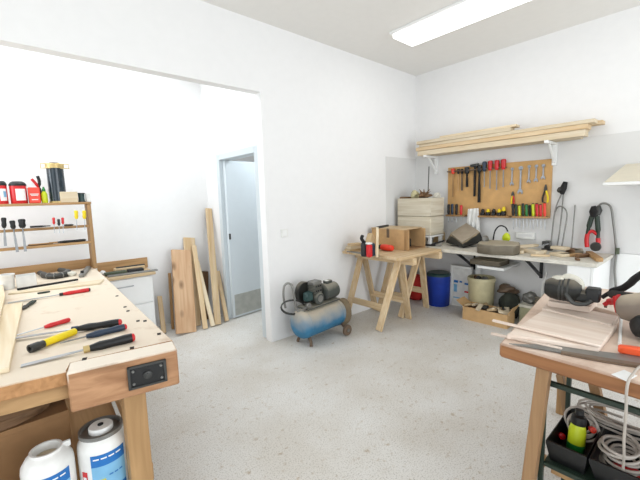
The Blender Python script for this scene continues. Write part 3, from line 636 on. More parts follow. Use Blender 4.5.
# ------------------------------------------------------------------ pegboard and its tools
GX = WB-.024
t = thing('pegboard', 'tan hardboard tool panel hung on the wall under the lumber', 'tool board', (WB-.006, 1.86, 1.46))
B(t).lohi((GX, 1.262, 1.156), (WB-.0065, 2.462, 1.79), bev=.002).done('panel', 'pegboard', t)
def G(x, y, X=GX-.03): return P(x, y, X=X)
zr = G(476, 169.5).z
B(t).lohi((GX-.045, G(506, 168).y, zr-.008), (GX, 2.455, zr+.006)).done('tool_rail', 'brown_metal', t)
for i, (xa, xb, y) in enumerate(((448, 466.5, 214.5), (480, 511, 215.5), (514, 549, 216))):
    a, b_ = G(xa, y), G(xb, y); z = a.z/2+b_.z/2
    B(t).lohi((GX-.098, b_.y, z-.022), (GX, a.y, z)).done('ledge', 'honey_y', t)
    if i == 0: zl0 = z
    if i == 1: zl1 = z
    if i == 2: zl2 = z
tools = [(453, 168.5, 174, 197, .019, 'orange_red', 'honey_x', .008, 'orange-handled file with a wooden-looking blade, at the corner end of the pegboard rail'),
 (458.3, 169, 174, 191, .013, 'soot', 'honey_x', .006, 'slim dark-handled tool with a tan shaft, second on the pegboard rail'),
 (462, 169, 174, 190.5, .013, 'soot', 'dark_steel', .007, 'dark-handled file, third on the pegboard rail'),
 (467, 167, 174, 187, .024, 'black_plastic', 'soot', .012, 'fat black-handled file with short black blade on the pegboard rail'),
 (479.5, 165.5, 172.5, 202.5, .022, 'black_plastic', 'soot', .013, 'longest black rasp hanging on the pegboard rail'),
 (484.5, 161.5, 171.5, 187, .021, 'dark_blue', 'bright_steel', .006, 'black and blue handled screwdriver beside the first red one on the pegboard'),
 (490.3, 160.5, 170.5, 188.5, .021, 'red_plastic', 'bright_steel', .006, 'red-handled screwdriver next to the blue-black one on the pegboard'),
 (497, 160, 170, 190, .022, 'red_plastic', 'bright_steel', .0065, 'red-handled screwdriver in the middle of three on the pegboard'),
 (503.6, 159, 169.5, 187, .023, 'red_plastic', 'bright_steel', .0065, 'biggest red-handled screwdriver, nearest the wrenches on the pegboard')]
for x, y0, yj, y1, hr, hm, sm, sr, lab in tools:
    p, q = G(x, y0), G(x+.7, y1); q.y = p.y-.004; hl = p.z-G(x, yj).z
    fl = sr > .0066
    driver(p, q, max(hl, .05), hr*1.25, sr*1.05, hm, sm, lab, 'file' if 'file' in lab else 'rasp' if 'rasp' in lab else 'screwdriver' if 'screw' in lab else 'hand tool', 'file' if 'file' in lab else 'rasp' if 'rasp' in lab else 'screwdriver' if 'screw' in lab else 'scriber', None, fl, u=(-1, 0, 0), blade_w=sr*2.6 if fl else None)
t = thing('black_hammer', 'black hammer with a cross head hanging on the pegboard rail', 'hammer', G(475, 196))
a = G(475, 166); e = G(473, 196.5); e.y = a.y
B(t).bar(a, e, .026, .018, (-1, 0, 0), .004).done('handle', 'soot', t)
h1, h2 = G(470.5, 166), G(479, 164.7); B(t).bar(h1, h2, .03, .035, (0, 0, 1), .005).done('head', 'dark_steel', t)
for x, y0, y1, w_, lab in ((512.3, 167.5, 185.5, .028, 'wrench hanging first beside the red screwdrivers'), (521, 166, 194, .038, 'largest open-end wrench on the pegboard'), (529.3, 165, 183, .027, 'wrench hanging just past the largest wrench'), (536.5, 164.5, 182, .028, 'wrench hanging second from the end of the row'), (543.6, 164, 179.5, .028, 'wrench hanging last in the row, above the yellow pliers')):
    p, q = G(x, y0, GX-.012), G(x, y1, GX-.012); q.y = p.y
    wrench(p, q, w_, lab)
for x, y0, y1, hm, h2, lab, sp in ((512.5, 204, 191.5, 'red_plastic', 'yellow_plastic', 'red and yellow handled pliers hanging under the first wrench', .012), (545, 202.5, 184.5, 'yellow_plastic', 'black_plastic', 'yellow and black handled pliers hanging at the end of the pegboard', .022)):
    p, q = G(x, y0, GX-.018), G(x, y1, GX-.018); q.y = p.y
    pliers(p, q, sp, hm, lab, 'pliers', .009, 'dark_steel', (-1, 0, 0), hl=.66, hm2=h2)
# ledges
def inledge(xs, z, hm, top, bot, r, labs, cat='screwdriver', name='screwdriver', lean_=0.):
    for i, (x, m_, lab) in enumerate(zip(xs, hm, labs)):
        y = G(x, 210, GX-.035).y; tp = G(x, top, GX-.035).z; bt = G(x, bot, GX-.035).z
        p = V((GX-.040-lean_*.02, y, tp+.004*(i % 2))); q = V((GX-.080, y-.004, bt)) if lean_ else V((GX-.078, y, bt))
        p.x = GX-.082; q.x = GX-.082
        driver(p, q, max(tp-z-.001, .03), r*1.15, .004, m_, 'steel', lab, cat, name, u=(-1, 0, 0))
inledge((450.5, 454, 458.3), zl0, ('black_plastic', 'dark_blue', 'black_plastic'), 204, 222, .016, ('black-handled screwdriver at the corner end of the short pegboard ledge', 'dark blue-handled screwdriver in the short pegboard ledge', 'black-handled screwdriver in the short pegboard ledge, beside the red one'))
inledge((463,), zl0, ('red_plastic',), 205, 221, .015, ('red-handled screwdriver in the short pegboard ledge, beside the white cloth',))
for i, (x, m_, lab) in enumerate(((483, 'black_plastic', 'black screw clamp lying first on the middle pegboard ledge'), (488.5, 'yellow_plastic', 'yellow and black marking tool lying second on the middle pegboard ledge'), (494, 'black_plastic', 'black marking tool lying at the centre of the middle pegboard ledge'), (499.5, 'yellow_plastic', 'yellow and black marking tool lying fourth on the middle pegboard ledge'), (504, 'yellow_plastic', 'large yellow tape grip standing at the wrench end of the middle ledge'))):
    y = G(x, 212).y; h = .075 if i < 4 else .10
    t = thing('marking_tool', lab, 'hand tool', (GX-.04, y, zl1))
    B(t).lohi((GX-.058, y-.022, zl1), (GX-.018, y+.024, zl1+h*.55), bev=.006).done('base', 'black_plastic', t)
    B(t).blob((GX-.038, y, zl1+h*.7), (.018, .022, h*.38), i, .1, 2).done('grip', m_, t)
gl = ['black_plastic', 'dark_green', 'lime_plastic', 'dark_green', 'green_plastic', 'soot', 'lime_plastic', 'red_plastic', 'red_plastic', 'orange_red']
where = ['black-handled chisel, first in the long pegboard ledge', 'dark green-handled chisel, second in the long pegboard ledge', 'lime-handled chisel, third in the long pegboard ledge', 'dark green-handled chisel, fourth in the long pegboard ledge', 'bright green-handled chisel, fifth in the long pegboard ledge', 'black-handled chisel, sixth in the long pegboard ledge', 'lime-handled chisel beside the red ones in the long pegboard ledge', 'red-handled chisel beside the lime one in the long ledge', 'red-handled chisel between two others at the end of the long ledge', 'orange-red handled chisel, last in the long pegboard ledge']
xs = [515.5, 518.5, 522, 525.5, 529, 532.3, 535.5, 539.3, 543, 547]
for x, m_, lab, i in zip(xs, gl, where, range(10)):
    y = G(x, 210).y; tp = G(x, 203.5+(i % 3)*.8 - (1 if i > 6 else 0)).z; bt = G(x, 229-(i*5 % 3)*1.2).z
    p, q = V((GX-.080, y+.012, tp)), V((GX-.080, y-.004, bt))
    t = driver(p, q, tp-zl2-.001, .0155, .0042, m_, 'steel', lab, 'chisel', 'wood_chisel', 'black_plastic' if m_ != 'black_plastic' else None, True, u=(-1, 0, 0), blade_w=.009)
a = [(G(x, y, GX-.085)) for x, y in ((468, 209), (478.5, 208), (479.5, 233), (465.5, 236))]
c = (a[0]+a[1]+a[2]+a[3])/4
b = B(c); nx, nz = 14, 8; vv = []
for j in range(nz+1):
    for i in range(nx+1):
        u, v = i/nx, j/nz; p = (a[0]*(1-u)+a[1]*u)*(1-v)+(a[3]*(1-u)+a[2]*u)*v
        p.x += .022*math.sin(u*19+v*1.5)*(0.3+v); p.z += -.012*math.sin(u*9)*v; vv.append(p)
b._add(vv, [(j*(nx+1)+i, j*(nx+1)+i+1, (j+1)*(nx+1)+i+1, (j+1)*(nx+1)+i) for j in range(nz) for i in range(nx)])
o = b.done('cleaning_cloth', 'cloth_white'); md = o.modifiers.new('thick', 'SOLIDIFY'); md.thickness = .004
tag(o, 'white cloth hanging in folds between two pegboard ledges', 'cloth')
a, b_ = P(516.5, 232, X=WB-.02), P(535, 239.5, X=WB-.02)
t = thing('wall_tray', 'small white plastic cable tray on the wall below the long ledge', 'tray', (WB-.006, (a.y+b_.y)/2, (a.z+b_.z)/2))
bd = B(t).lohi((WB-.04, b_.y, b_.z), (WB-.0065, a.y, a.z), bev=.006).done('body', 'white_plastic', t)
B(t).lohi((WB-.043, b_.y+.025, b_.z+.028), (WB-.0395, a.y-.025, a.z-.015), bev=.001).done('recess_panel', 'grey_paint', bd)

# ------------------------------------------------------------------ long shelf under the pegboard
SZ, SX = .815, 3.775
t = thing('work_shelf', 'long white work shelf on black brackets along the tool wall', 'shelf', (4.1, 1.5, SZ))
B(t).prism([(SX, .70), (WB-.0065, .70), (WB-.0065, 2.955), (4.02, 2.955), (SX, 2.14)], SZ-.035, SZ, bev=.003).done('top', mat('shelf_top', 'd9d4c8', .6), t)
B(t).lohi((SX+.02, .72, .0), (WB-.02, .745, SZ-.036)).done('end_panel', 'white_paint', t)
B(t).lohi((SX+.02, .746, .0), (SX+.04, .92, SZ-.036)).done('front_panel', 'white_paint', t)
for px in (455, 525):
    y = P(px, 256, X=3.95, Y=None).y
    bb = B(t); bb.bar((3.98, y, SZ-.055), (WB-.012, y, .50), .03, .022, (0, 1, 0)); bb.lohi((3.85, y-.015, SZ-.05), (WB-.012, y+.015, SZ-.036)); bb.lohi((WB-.03, y-.015, .48), (WB-.007, y+.015, SZ-.036)); bb.done('bracket', 'black_plastic', t)
# white post and small under-shelf
a = P(476, 290, X=4.2); zs = P(490, 266, X=4.05).z
t = thing('small_shelf', 'small low white shelf with a post, below the work shelf', 'shelf', (4.2, 1.8, zs))
B(t).lohi((4.0, P(504, 270, X=4.0).y, zs-.03), (WB-.0065, P(477, 266, X=4.0).y, zs)).done('board', 'white_paint', t)
B(t).lohi((4.40, P(480, 280, X=4.40).y, .0), (4.46, P(475, 280, X=4.40).y, SZ-.036)).done('post', 'white_paint', t)
a, b_ = P(478, 263, X=4.1), P(502, 266, X=4.1)
tag(B((4.15, 1.8, zs)).box((4.16, (a.y+b_.y)/2+.03, zs+.0305), (.27, .34, .058), bev=.008).done('timber_block', 'slab'), 'dusty brown timber block lying on the small low shelf', 'wood block')

# ------------------------------------------------------------------ crates in the corner
c0 = P(430, 240, X=3.93)
def crate(x0, x1, y0, y1, z0, z1, lab):
    t = thing('wooden_crate', lab, 'crate', ((x0+x1)/2, (y0+y1)/2, z0))
    for k in range(1):
        za, zb = z0+(z1-z0)*.03, z1
        B(t).lohi((x0, y0, za), (x0+.016, y1, zb)).done('side_board', 'white_y', t); B(t).lohi((x1-.016, y0, za), (x1, y1, zb)).done('side_board', 'white_y', t)
        B(t).lohi((x0+.017, y0, za), (x1-.017, y0+.016, zb)).done('end_board', 'white_x', t); B(t).lohi((x0+.017, y1-.016, za), (x1-.017, y1, zb)).done('end_board', 'white_x', t)
    B(t).lohi((x0+.017, y0+.017, z0), (x1-.017, y1-.017, z0+.015)).done('bottom', 'white_x', t)
    for xx in (x0+.03, x1-.03):
        for yy in (y0+.03, y1-.03): B(t).box((xx, yy, (z0+z1)/2), (.025, .025, z1-z0)).done('corner_post', 'white_z', t)
    return t
zc0 = P(430, 217, X=3.95).z; zc1 = P(430, 198, X=3.95).z; yk = P(430.5, 210, X=3.95).y; yl = min(P(397.5, 210, X=3.95).y, 2.95); xr = P(444, 210, Y=yk).x
zb0 = P(430, 236, X=3.95).z
crate(3.95, xr, yk, yl, zc0+.001, zc1, 'upper of two whitewashed wooden crates in the room corner')
crate(3.95, xr, yk, yl, zb0, zc0, 'lower of two whitewashed wooden crates in the room corner')
tt = thing('crate_stand', 'white low stand with legs carrying the whitewashed crates on the work shelf', 'stand', (4.15, 2.7, SZ))
for xx in (3.97, xr-.05):
    for yy in (yk+.01, yl-.05): B(tt).lohi((xx, yy, SZ), (xx+.04, yy+.04, zb0-.021)).done('leg', 'white_paint', tt)
B(tt).lohi((3.95, yk, zb0-.020), (xr, yl, zb0-.001)).done('top', 'white_paint', tt)
# things on and by the crates
def C(x, y): return P(x, y, X=4.1)
p = C(415.5, 196); tag(B((4.1, p.y, zc1)).blob((4.1, p.y, zc1+.045), (.06, .06, .055), 11, .2, 3, flat=-.8).done('sponge', mat('sponge_yellow', 'e6dcae', .95, var=.1)), 'pale yellow sponge on top of the crates', 'sponge')
p = C(426.5, 196); t = thing('dried_root', 'spiky brown dried root on top of the crates', 'root', (4.05, p.y, zc1))
B(t).blob((4.05, p.y, zc1+.03), (.07, .07, .035), 3, .3, 3, flat=-.8).done('core', 'walnut_x', t)
b = B(t)
for i in range(9):
    a = i*.7; b.tube([(4.05, p.y, zc1+.03), (4.05+math.cos(a)*.06, p.y+math.sin(a)*.08, zc1+.05+.03*(i % 3))], [.014, .004], 6)
b.done('spikes', 'walnut_x', t)
a = C(427, 189); e = C(426, 168); tag(B((4.08, a.y, zc1)).cyl((4.12, a.y, zc1), (4.16, a.y+.01, e.z+.02), .006).done('thin_rod', 'dark_steel'), 'thin dark rod standing upright behind the dried root', 'rod')
p = C(435, 195); tag(B((4.12, p.y, zc1)).blob((4.14, p.y, zc1+.03), (.05, .045, .035), 14, .2, 3, flat=-.8).done('plaster_lump', 'plaster'), 'white plaster lump on top of the crates, next to the root', 'lump')
p = P(404, 194, X=4.0); tag(B((4.0, p.y, zc1)).lohi((3.97, p.y-.06, zc1+.0), (4.1, p.y+.05, zc1+.022)).done('offcut', 'walnut_y'), 'small brown offcut on the crate top near the partition wall', 'offcut')
a = P(438, 242, Z=SZ); k = fr((a.x+.05, a.y+.10, SZ+.001), (a.x+.05, a.y+.10, SZ+.13))
tag(B((a.x, a.y, SZ)).prism([(a.x-.06, 0), (a.x+.1, 0), (a.x+.09, .12), (a.x+.05, .155), (a.x-.0, .10)], a.y-.05, a.y+.045, Mx(((1, 0, 0, 0), (0, 0, 1, 0), (0, 1, 0, SZ+.001), (0, 0, 0, 1))), .004).done('leather_holster', 'leather_tan'), 'tan folded leather piece standing below the crates', 'leather piece')
a, e = P(426, 245, Z=SZ+.012), P(441, 245.5, Z=SZ+.012)
t = thing('caulking_tool', 'dark flat tool with pale grip lying at the corner end of the work shelf', 'hand tool', fr(a, e)); L = (e-a).length
B(t, 1).box((L*.3, 0, 0), (L*.7, .03, .022), bev=.006).done('body', 'soot', t); B(t, 1).cyl((L*.65, 0, 0), (L*1.05, 0, 0), .011, .009).done('nozzle', 'dull_steel', t)

# dusty case, block and others on the shelf
ta_, tb2, tc_, td_ = V((4.15, 2.27, .966)), V((4.36, 2.152, 1.095)), V((4.25, 1.928, 1.005)), V((3.95, 2.005, .885))
t = thing('tool_case', 'dusty black case with a tan padded top, tilted up on the work shelf', 'case', (4.15, 2.1, SZ))
def hull(b, top, bot): b._add(top+bot, [(0, 1, 2, 3), (7, 6, 5, 4)]+[(i, 4+i, 4+(i+1) % 4, (i+1) % 4) for i in range(4)]); b._bev(b.bm.verts[:], .014, 2); return b
nn_ = (tb2-ta_).cross(td_-ta_).normalized(); nn_ = nn_ if nn_.z > 0 else -nn_
lowq = [V((4.10, 2.30, SZ+.03)), V((4.36, 2.17, SZ+.09)), V((4.30, 1.90, SZ+.05)), V((3.97, 1.985, SZ+.002))]
mid_ = [v-nn_*.022 for v in (ta_, tb2, tc_, td_)]
hull(B(t), mid_, lowq).done('body', 'case', t); cc = (ta_+tb2+tc_+td_)/4
hull(B(t), [cc+(v-cc)*.93 for v in (ta_, tb2, tc_, td_)], [cc+(v-cc)*.97-nn_*.0225 for v in (ta_, tb2, tc_, td_)]).done('padded_top', 'pink_dust', t)
B(t).tube(spline([V((4.08, 2.29, SZ+.06)), V((4.02, 2.34, SZ+.04)), V((3.98, 2.40, SZ+.015)), V((3.93, 2.36, SZ+.014))], 5), .012, 8).done('strap', 'soot', t)
cx, cy = 3.93, P(497.5, 248, X=3.93).y
t = thing('dusty_block', 'heavy grey-brown wedge-shaped block overhanging the work shelf edge', 'block', T(cx, cy, SZ+.002) @ Rz(14))
B(t, 1).prism([(-.24, .03), (-.2, -.17), (-.08, -.22), (.1, -.2), (.2, -.05), (.2, .12), (.0, .19), (-.18, .17)], .0, .105, None, .012).done('body', 'slab', t)
B(t, 1).blob((.08, .14, .12), (.05, .04, .045), 9, .2, 2).done('lump', 'dull_steel', t)
c = P(502, 240, X=4.2); t = thing('angle_grinder', 'small yellow and black power tool with a curved cable, behind the grey-brown block', 'power tool', (4.25, c.y, SZ))
B(t).lathe([(.03, 0), (.035, .01), (.035, .07), (.028, .11), (.0, .115)], T(4.25, c.y-.02, SZ+.001) @ Ry(8), 18).done('body', 'black_plastic', t)
B(t).blob((4.24, c.y-.03, P(500, 237, X=4.24).z), (.035, .045, .05), 2, .1, 3).done('yellow_cover', 'lime_plastic', t)
zz = P(498, 226, X=4.24).z
B(t).tube(spline([(4.25, c.y-.04, zz-.06), (4.25, c.y-.01, zz-.01), (4.25, c.y+.05, zz), (4.25, c.y+.10, zz-.06), (4.25, c.y+.12, SZ+.07), (4.25, c.y+.12, SZ+.012)], 6), .008, 8).done('cable', 'black_rubber', t)
# offcuts on the shelf
q = random.Random(5)
labs = ['pale offcut lying nearest the grey-brown block on the work shelf', 'long pale offcut slanting across two others beside the block', 'wide pale offcut in front of the white wall tray', 'thin pale offcut at the shelf edge below the white tray', 'short pale offcut beside the little vise', 'pale square offcut lying just past the little vise', 'pale offcut lying atop the square one past the vise', 'brown stick lying in the middle of the far offcut heap', 'dark offcut under the thin upright rod', 'grey offcut beside the bolt cutters', 'brown narrow offcut in front of the bolt cutters', 'small dark chip at the shelf edge below the bolt cutters', 'long honey lath pointing at the shelf end corner']
spec = [(520, 251, .22, .07, .03, 20, 'pale_x', 0), (527, 249, .26, .05, .03, -30, 'pale_x', .032), (531, 251.5, .24, .10, .03, 60, 'pale_x', 0), (540, 255, .16, .04, .02, -65, 'pine_x', 0), (543, 252, .10, .06, .03, 10, 'pale_x', 0), (561, 254.5, .15, .13, .03, 60, 'pale_x', 0), (560, 251, .15, .09, .03, 75, 'pale_x', .031), (571, 255, .2, .05, .03, -40, 'honey_x', 0), (575, 251, .2, .07, .04, 35, 'walnut_x', 0), (581, 251, .2, .07, .04, 15, 'slab', 0), (585, 255.5, .2, .05, .03, -25, 'walnut_x', 0), (577, 259, .05, .03, .02, 30, 'walnut_x', 0), (594, 256.5, .42, .055, .035, 22, 'honey_x', 0)]
for (x, y, L, w_, th, az, m_, dz), lab in zip(spec, labs):
    c = P(x, y, Z=SZ+.015); c.x = min(max(c.x, SX+.1), WB-.17); tag(B(T(c.x, c.y, SZ+.001+dz) @ Rz(az), 1).box((0, 0, th/2), (L, w_, th), bev=.004).done('offcut', m_), lab, 'offcut')
c = P(547, 250, Z=SZ); c.x = max(c.x, SX+.08)
t = thing('small_vise', 'little dark iron vise standing on the work shelf among offcuts', 'vise', (c.x, c.y, SZ))
B(t).lathe([(.055, 0), (.055, .012), (.03, .02), (.025, .05)], T(c.x, c.y, SZ+.001), 16).done('base', 'dark_steel', t)
B(t).box((c.x+.02, c.y, SZ+.075), (.09, .06, .05), bev=.006).done('fixed_jaw', 'dull_steel', t); B(t).box((c.x-.055, c.y, SZ+.075), (.035, .065, .055), bev=.006).done('moving_jaw', 'dark_steel', t)
B(t).cyl((c.x-.07, c.y, SZ+.065), (c.x-.13, c.y, SZ+.065), .01).done('screw', 'steel', t)
B(t).cyl((c.x-.12, c.y-.05, SZ+.085), (c.x-.12, c.y+.05, SZ+.045), .005).done('tommy_bar', 'steel', t)
# rods, bolt cutters and bow saw against the wall
def S(x, y, X=WB-.05): return P(x, y, X=X)
t = thing('wire_tongs', 'long wire tongs with a dark knotted head leaning on the wall beside the pegboard', 'tongs', (WB-.1, S(553, 248).y, SZ))
for i, pts in enumerate((((563.5, 190), (556, 207), (553, 225), (550.5, 250)), ((563.5, 190), (562, 210), (559.5, 232), (557, 249)), ((555, 212), (558, 207), (563, 207), (567, 214), (564.5, 232), (561.5, 250)))):
    pp = [S(x, y, WB-.03-.05*j/(len(pts)-1)) for j, (x, y) in enumerate(pts)]; pp[-1].z = SZ+.045 if i else SZ+.01
    B(t).tube(spline(pp, 6), .007, 8).done('wire_leg', 'dull_steel', t)
a, e = S(562, 194), S(565.5, 182); B(t).tube([a, (a+e)/2+V((-.012, 0, 0)), e], [.02, .032, .022], 10).done('head', 'soot', t)
B(t).blob((WB-.06, S(560.5, 190).y, S(560.5, 190).z), (.025, .03, .03), 3, .2, 2).done('knot', 'dark_steel', t)
a, e = S(571.5, 249, WB-.1), S(575, 205, WB-.02); a.z = SZ+.045
tag(B(a).cyl(a, e, .0065, .005).done('iron_rod', 'dull_steel'), 'single thin iron rod leaning on the wall between tongs and bolt cutters', 'rod')
t = thing('bolt_cutters', 'dark bolt cutters with red grips, head up, leaning on the wall', 'bolt cutters', (WB-.1, S(594, 250).y, SZ+.04))
def S2(x, y): return P(x, y, X=WB-.06)
for i, (pts, gp) in enumerate(((((592, 216), (589, 226), (587, 236)), ((587.5, 234), (586.5, 240), (587, 247))), (((597, 216), (598, 230), (598, 240)), ((598, 238), (598, 244), (596.5, 250))))):
    B(t).tube(spline([S2(*p) for p in pts], 5), [.022]*6+[.016]*5, 10).done('arm', 'dark_green', t)
    B(t).tube(spline([S2(*p) for p in gp], 5), .02, 10).done('grip', 'red_plastic', t)
B(t).tube(spline([S2(*p) for p in ((587.5, 234), (592, 231), (597, 234.5))], 5), .016, 10).done('red_collar', 'red_plastic', t)
B(t).tube([S2(594, 217), S2(594.5, 211), S2(593.5, 206)], [.03, .045, .018], 10).done('cutter_head', 'soot', t)
B(t).tube([S2(597, 215), S2(598.5, 210), S2(598.8, 205.5)], [.026, .032, .014], 10).done('jaw', 'dark_steel', t)
c = S2(595.5, 248); tag(B((c.x, c.y, SZ)).lathe([(0, -.02), (.04, -.02), (.045, 0), (.04, .02), (0, .02)], T(4.2, P(595.5, 250, X=4.2).y, SZ+.095) @ Ry(80), 18).done('iron_disc', 'dark_steel'), 'dark round iron disc propped at the foot of the bolt cutters', 'disc')
t = thing('bow_saw', 'tall grey tubular saw frame leaning on the wall at the end of the work shelf', 'bow saw', (WB-.05, S(612, 286).y, .35))
pp = [S(x, y, WB-.04) for x, y in ((598.5, 206), (602, 203.5), (607, 204), (611, 208), (613, 220), (613.3, 250), (614, 270), (615.5, 292))]
pp.append(V((WB-.04, pp[-1].y-.003, .02)))
for v in pp:
    if v.z < .95: v.y = min(v.y, .682); v.x = WB-.032
B(t).tube(spline(pp, 6), .0095, 10).done('frame', 'dull_steel', t)
B(t).tube([V((WB-.04, .672, .88)), V((WB-.04, .672, .82))], .018, 10).done('clamp', 'rag_green', t)
# extractor hood on the tool wall
tip = P(602.5, 184, X=3.55); hzt = P(640, 163.5, X=WB).z
t = thing('extractor_hood', 'cream sloping hood with white rim on the tool wall at the frame edge', 'hood', (4.3, tip.y-.3, 1.6))
y0, y1, z0 = tip.y, tip.y-1.3, tip.z
B(t).lohi((3.55, y1, z0-.014), (WB-.0065, y0, z0+.012), bev=.003).done('rim', 'white_plastic', t)
B(t).prism([(3.555, z0+.0125), (WB-.0065, z0+.0125), (WB-.0065, hzt), (4.42, hzt)], -y0+.004, -y1-.004, Mx(((1, 0, 0, 0), (0, 0, -1, 0), (0, 1, 0, 0), (0, 0, 0, 1))), .003).done('canopy', mat('hood_cream', 'e3dac4', .5, var=.02), t)

# ------------------------------------------------------------------ under the shelf
def F(x, y): return P(x, y, Z=0)
c = V((4.22, P(438.5, 290, X=4.22).y, 0)); r = (P(428, 285, X=4.15)-P(449, 285, X=4.15)).length/2*.96; h = P(438, 273, X=4.15).z
t = thing('blue_bin', 'dark blue plastic barrel on the floor under the work shelf', 'bin', c); k = T(*c)
B(t).lathe([(r*.9, 0), (r*.95, .01), (r, h*.7), (r*1.02, h*.72), (r*1.0, h*.9)], k, 28).done('body', 'bluebin', t); B(t).lathe([(r*1.04, h*.9), (r*1.04, h*.96), (r*.9, h), (0, h)], k, 28).done('lid', 'dark_teal', t)
c = F(418, 301); c.x = min(c.x, 4.3); y_ = P(417, 290, X=4.25).y
tag(B((4.25, y_, 0)).blob((4.25, y_, .17), (.16, .15, .2), 6, .12, 3, flat=-.84).done('red_sack', mat('red_cloth', 'b8261e', .85)), 'red cloth bag on the floor seen between the trestle legs', 'bag')
y0, y1 = P(449.5, 285, X=4.30).y, P(470, 285, X=4.30).y+.12; zt_ = P(455, 265.5, X=4.30).z
t = thing('framed_panel', 'white framed flat panel with blue printing, leaning under the shelf between barrel and bucket', 'panel', (4.38, (y0+y1)/2, 0))
f = T(4.315, 0, 0) @ Ry(2)
b = B(t); b.lohi((0, y1-.12, 0), (.03, y0, zt_), f, bev=.002); pn = b.done('panel', 'cloth_white', t)
b = B(t); b.lohi((-.02, y0-.03, 0), (-.0005, y0, zt_), f); b.lohi((-.02, y1-.12, zt_-.03), (-.0005, y0-.031, zt_), f); b.done('frame', 'white_paint', t)
def pp_(xa, xb, ya, yb, m_, n): 
    A, Bq = P(xa, ya, X=4.31), P(xb, yb, X=4.31); B(t).lohi((-.003, Bq.y, Bq.z), (-.0002, A.y, A.z), f, bev=0).done(n, m_, pn)
pp_(453.5, 457.5, 280, 283, 'label_blue', 'printed_mark'); pp_(459, 461.5, 281, 283, 'label_blue', 'printed_mark'); pp_(464, 468, 283, 285.5, 'label_blue', 'printed_mark'); pp_(464, 468.5, 291, 293.5, 'red_plastic', 'printed_mark'); pp_(453.5, 456.5, 284, 292, 'label_sky', 'printed_mark'); pp_(453, 468.5, 297.5, 299.5, 'label_sky', 'printed_mark')
c = V((4.26, P(481, 295, X=4.26).y, 0)); r = (P(469, 285, X=4.22)-P(494, 285, X=4.22)).length/2; h = P(481, 278, X=4.2).z
t = thing('cream_bucket', 'cream plastic bucket filled with scraps, behind the carton of offcuts', 'bucket', c); k = T(*c)
bd = B(t).lathe([(r*.86, 0), (r*.9, .01), (r*.98, h*.9), (r*1.04, h*.9), (r*1.04, h*.97), (r, h), (r*.94, h), (r*.93, h*.9), (0, h*.88)], k, 30).done('body', 'cream_plastic', t)
B(t).lathe([(r*.94, h*.56), (r*.945, h*.6)], k, 8, math.radians(-150), math.radians(-120)).done('lettering', 'brown_metal', bd)
for i, (dx, dy) in enumerate(((-.05, .03), (.05, -.04), (0, .08), (-.04, -.07))):
    tag(B((c.x+dx, c.y+dy, h*.9)).blob((c.x+dx*.7, c.y+dy*.7, h*.885+.03), (.045, .04, .028), 20+i, .25, 2).done('scrap', ['dark_steel', 'slab', 'walnut_x', 'dull_steel'][i]), ['dark iron scrap in the cream bucket, on the partition side', 'dusty brown scrap in the cream bucket, on the bench side', 'brown scrap of wood in the cream bucket, against the far rim', 'grey scrap in the cream bucket, next to the near rim'][i], 'scrap')
# carton with offcuts
A0, A1 = F(463, 318), F(506, 322.5); y0, y1 = P(462.5, 315, X=3.90).y, P(507, 319, X=3.90).y; hz = P(463, 306, X=3.90).z
x1 = 4.11
t = thing('offcut_carton', 'open cardboard carton full of pale offcuts on the floor', 'box', (4.025, (y0+y1)/2, 0))
bd = B(t); bd.lohi((3.90, y1, 0), (x1, y0, .006), bev=0); bd.lohi((3.90, y1, .006), (3.905, y0, hz), bev=0); bd.lohi((x1-.005, y1, .006), (x1, y0, hz*1.05), bev=0); bd.lohi((3.905, y0-.005, .006), (x1-.005, y0, hz), bev=0); bd.lohi((3.905, y1, .006), (x1-.005, y1+.005, hz), bev=0)
bd.done('carton', 'cardboard_light', t)
B(t).box((0, .05, 0), (.2, .10, .004), T(4.0, y0, hz) @ Rx(35), 0).done('flap', 'cardboard_light', t); B(t).box((0, -.05, 0), (.2, .10, .004), T(4.0, y1, hz) @ Rx(-60), 0).done('flap', 'cardboard_light', t)
fill = B(t).lohi((3.91, y1+.01, .01), (x1-.01, y0-.01, hz*.8), bev=0); fill.done('fill', 'walnut_x', t)
q = random.Random(12); nn = 0
ordn = ['corner nearest the bucket', 'middle of the near side', 'near corner by the flap', 'far side by the bucket', 'very middle of the heap', 'far side by the dark bag', 'top of the heap, slanting', 'near edge, lying flat', 'far edge, lying flat', 'dark crack by the flap', 'rim by the barrel', 'rim by the bench', 'near wall of the carton', 'far corner']
for j in range(3):
    for i in range(4):
        x = 3.94+.065*j+q.uniform(-.015, .015); y = y1+.05+(y0-y1-.1)*i/3
        m_ = ['stone_tan', 'pale_x', 'leather_tan', 'dark_steel'][(i*2+j*3+(1 if i == 0 else 0)) % 4]
        f = T(x, y, hz*.80+.02+q.uniform(0, .03)) @ Rz(q.uniform(0, 180)) @ Rx(q.uniform(-25, 25)) @ Ry(q.uniform(-20, 20))
        lab = '%s offcut in the cardboard carton, %s row from the room, %s from the bucket' % ({'stone_tan': 'greyish', 'pale_x': 'pale', 'leather_tan': 'tan', 'dark_steel': 'dark'}[m_], ['first', 'second', 'third'][j], ['farthest', 'third', 'second', 'nearest'][i])
        tag(B(f, 1).box((0, 0, 0), (q.uniform(.09, .15), q.uniform(.04, .06), .02), bev=.004).done('offcut', m_), lab, 'offcut', 'offcuts heaped in the cardboard carton')
c = V((4.3, P(511, 300, X=4.28).y, 0)); tag(B(c).blob((c.x+.05, c.y+.04, .13), (.09, .10, .155), 31, .2, 3, flat=-.83).done('dark_bag', mat('bag_dark', '3c3f37', .95)), 'dark greenish bag slumped against the wall behind the carton', 'bag')
tag(B((4.36, c.y+.06, .29)).blob((4.36, c.y+.07, .315), (.07, .1, .055), 33, .25, 3).done('dark_rag', 'brown_metal'), 'brown rag lying on the dark greenish bag', 'rag')
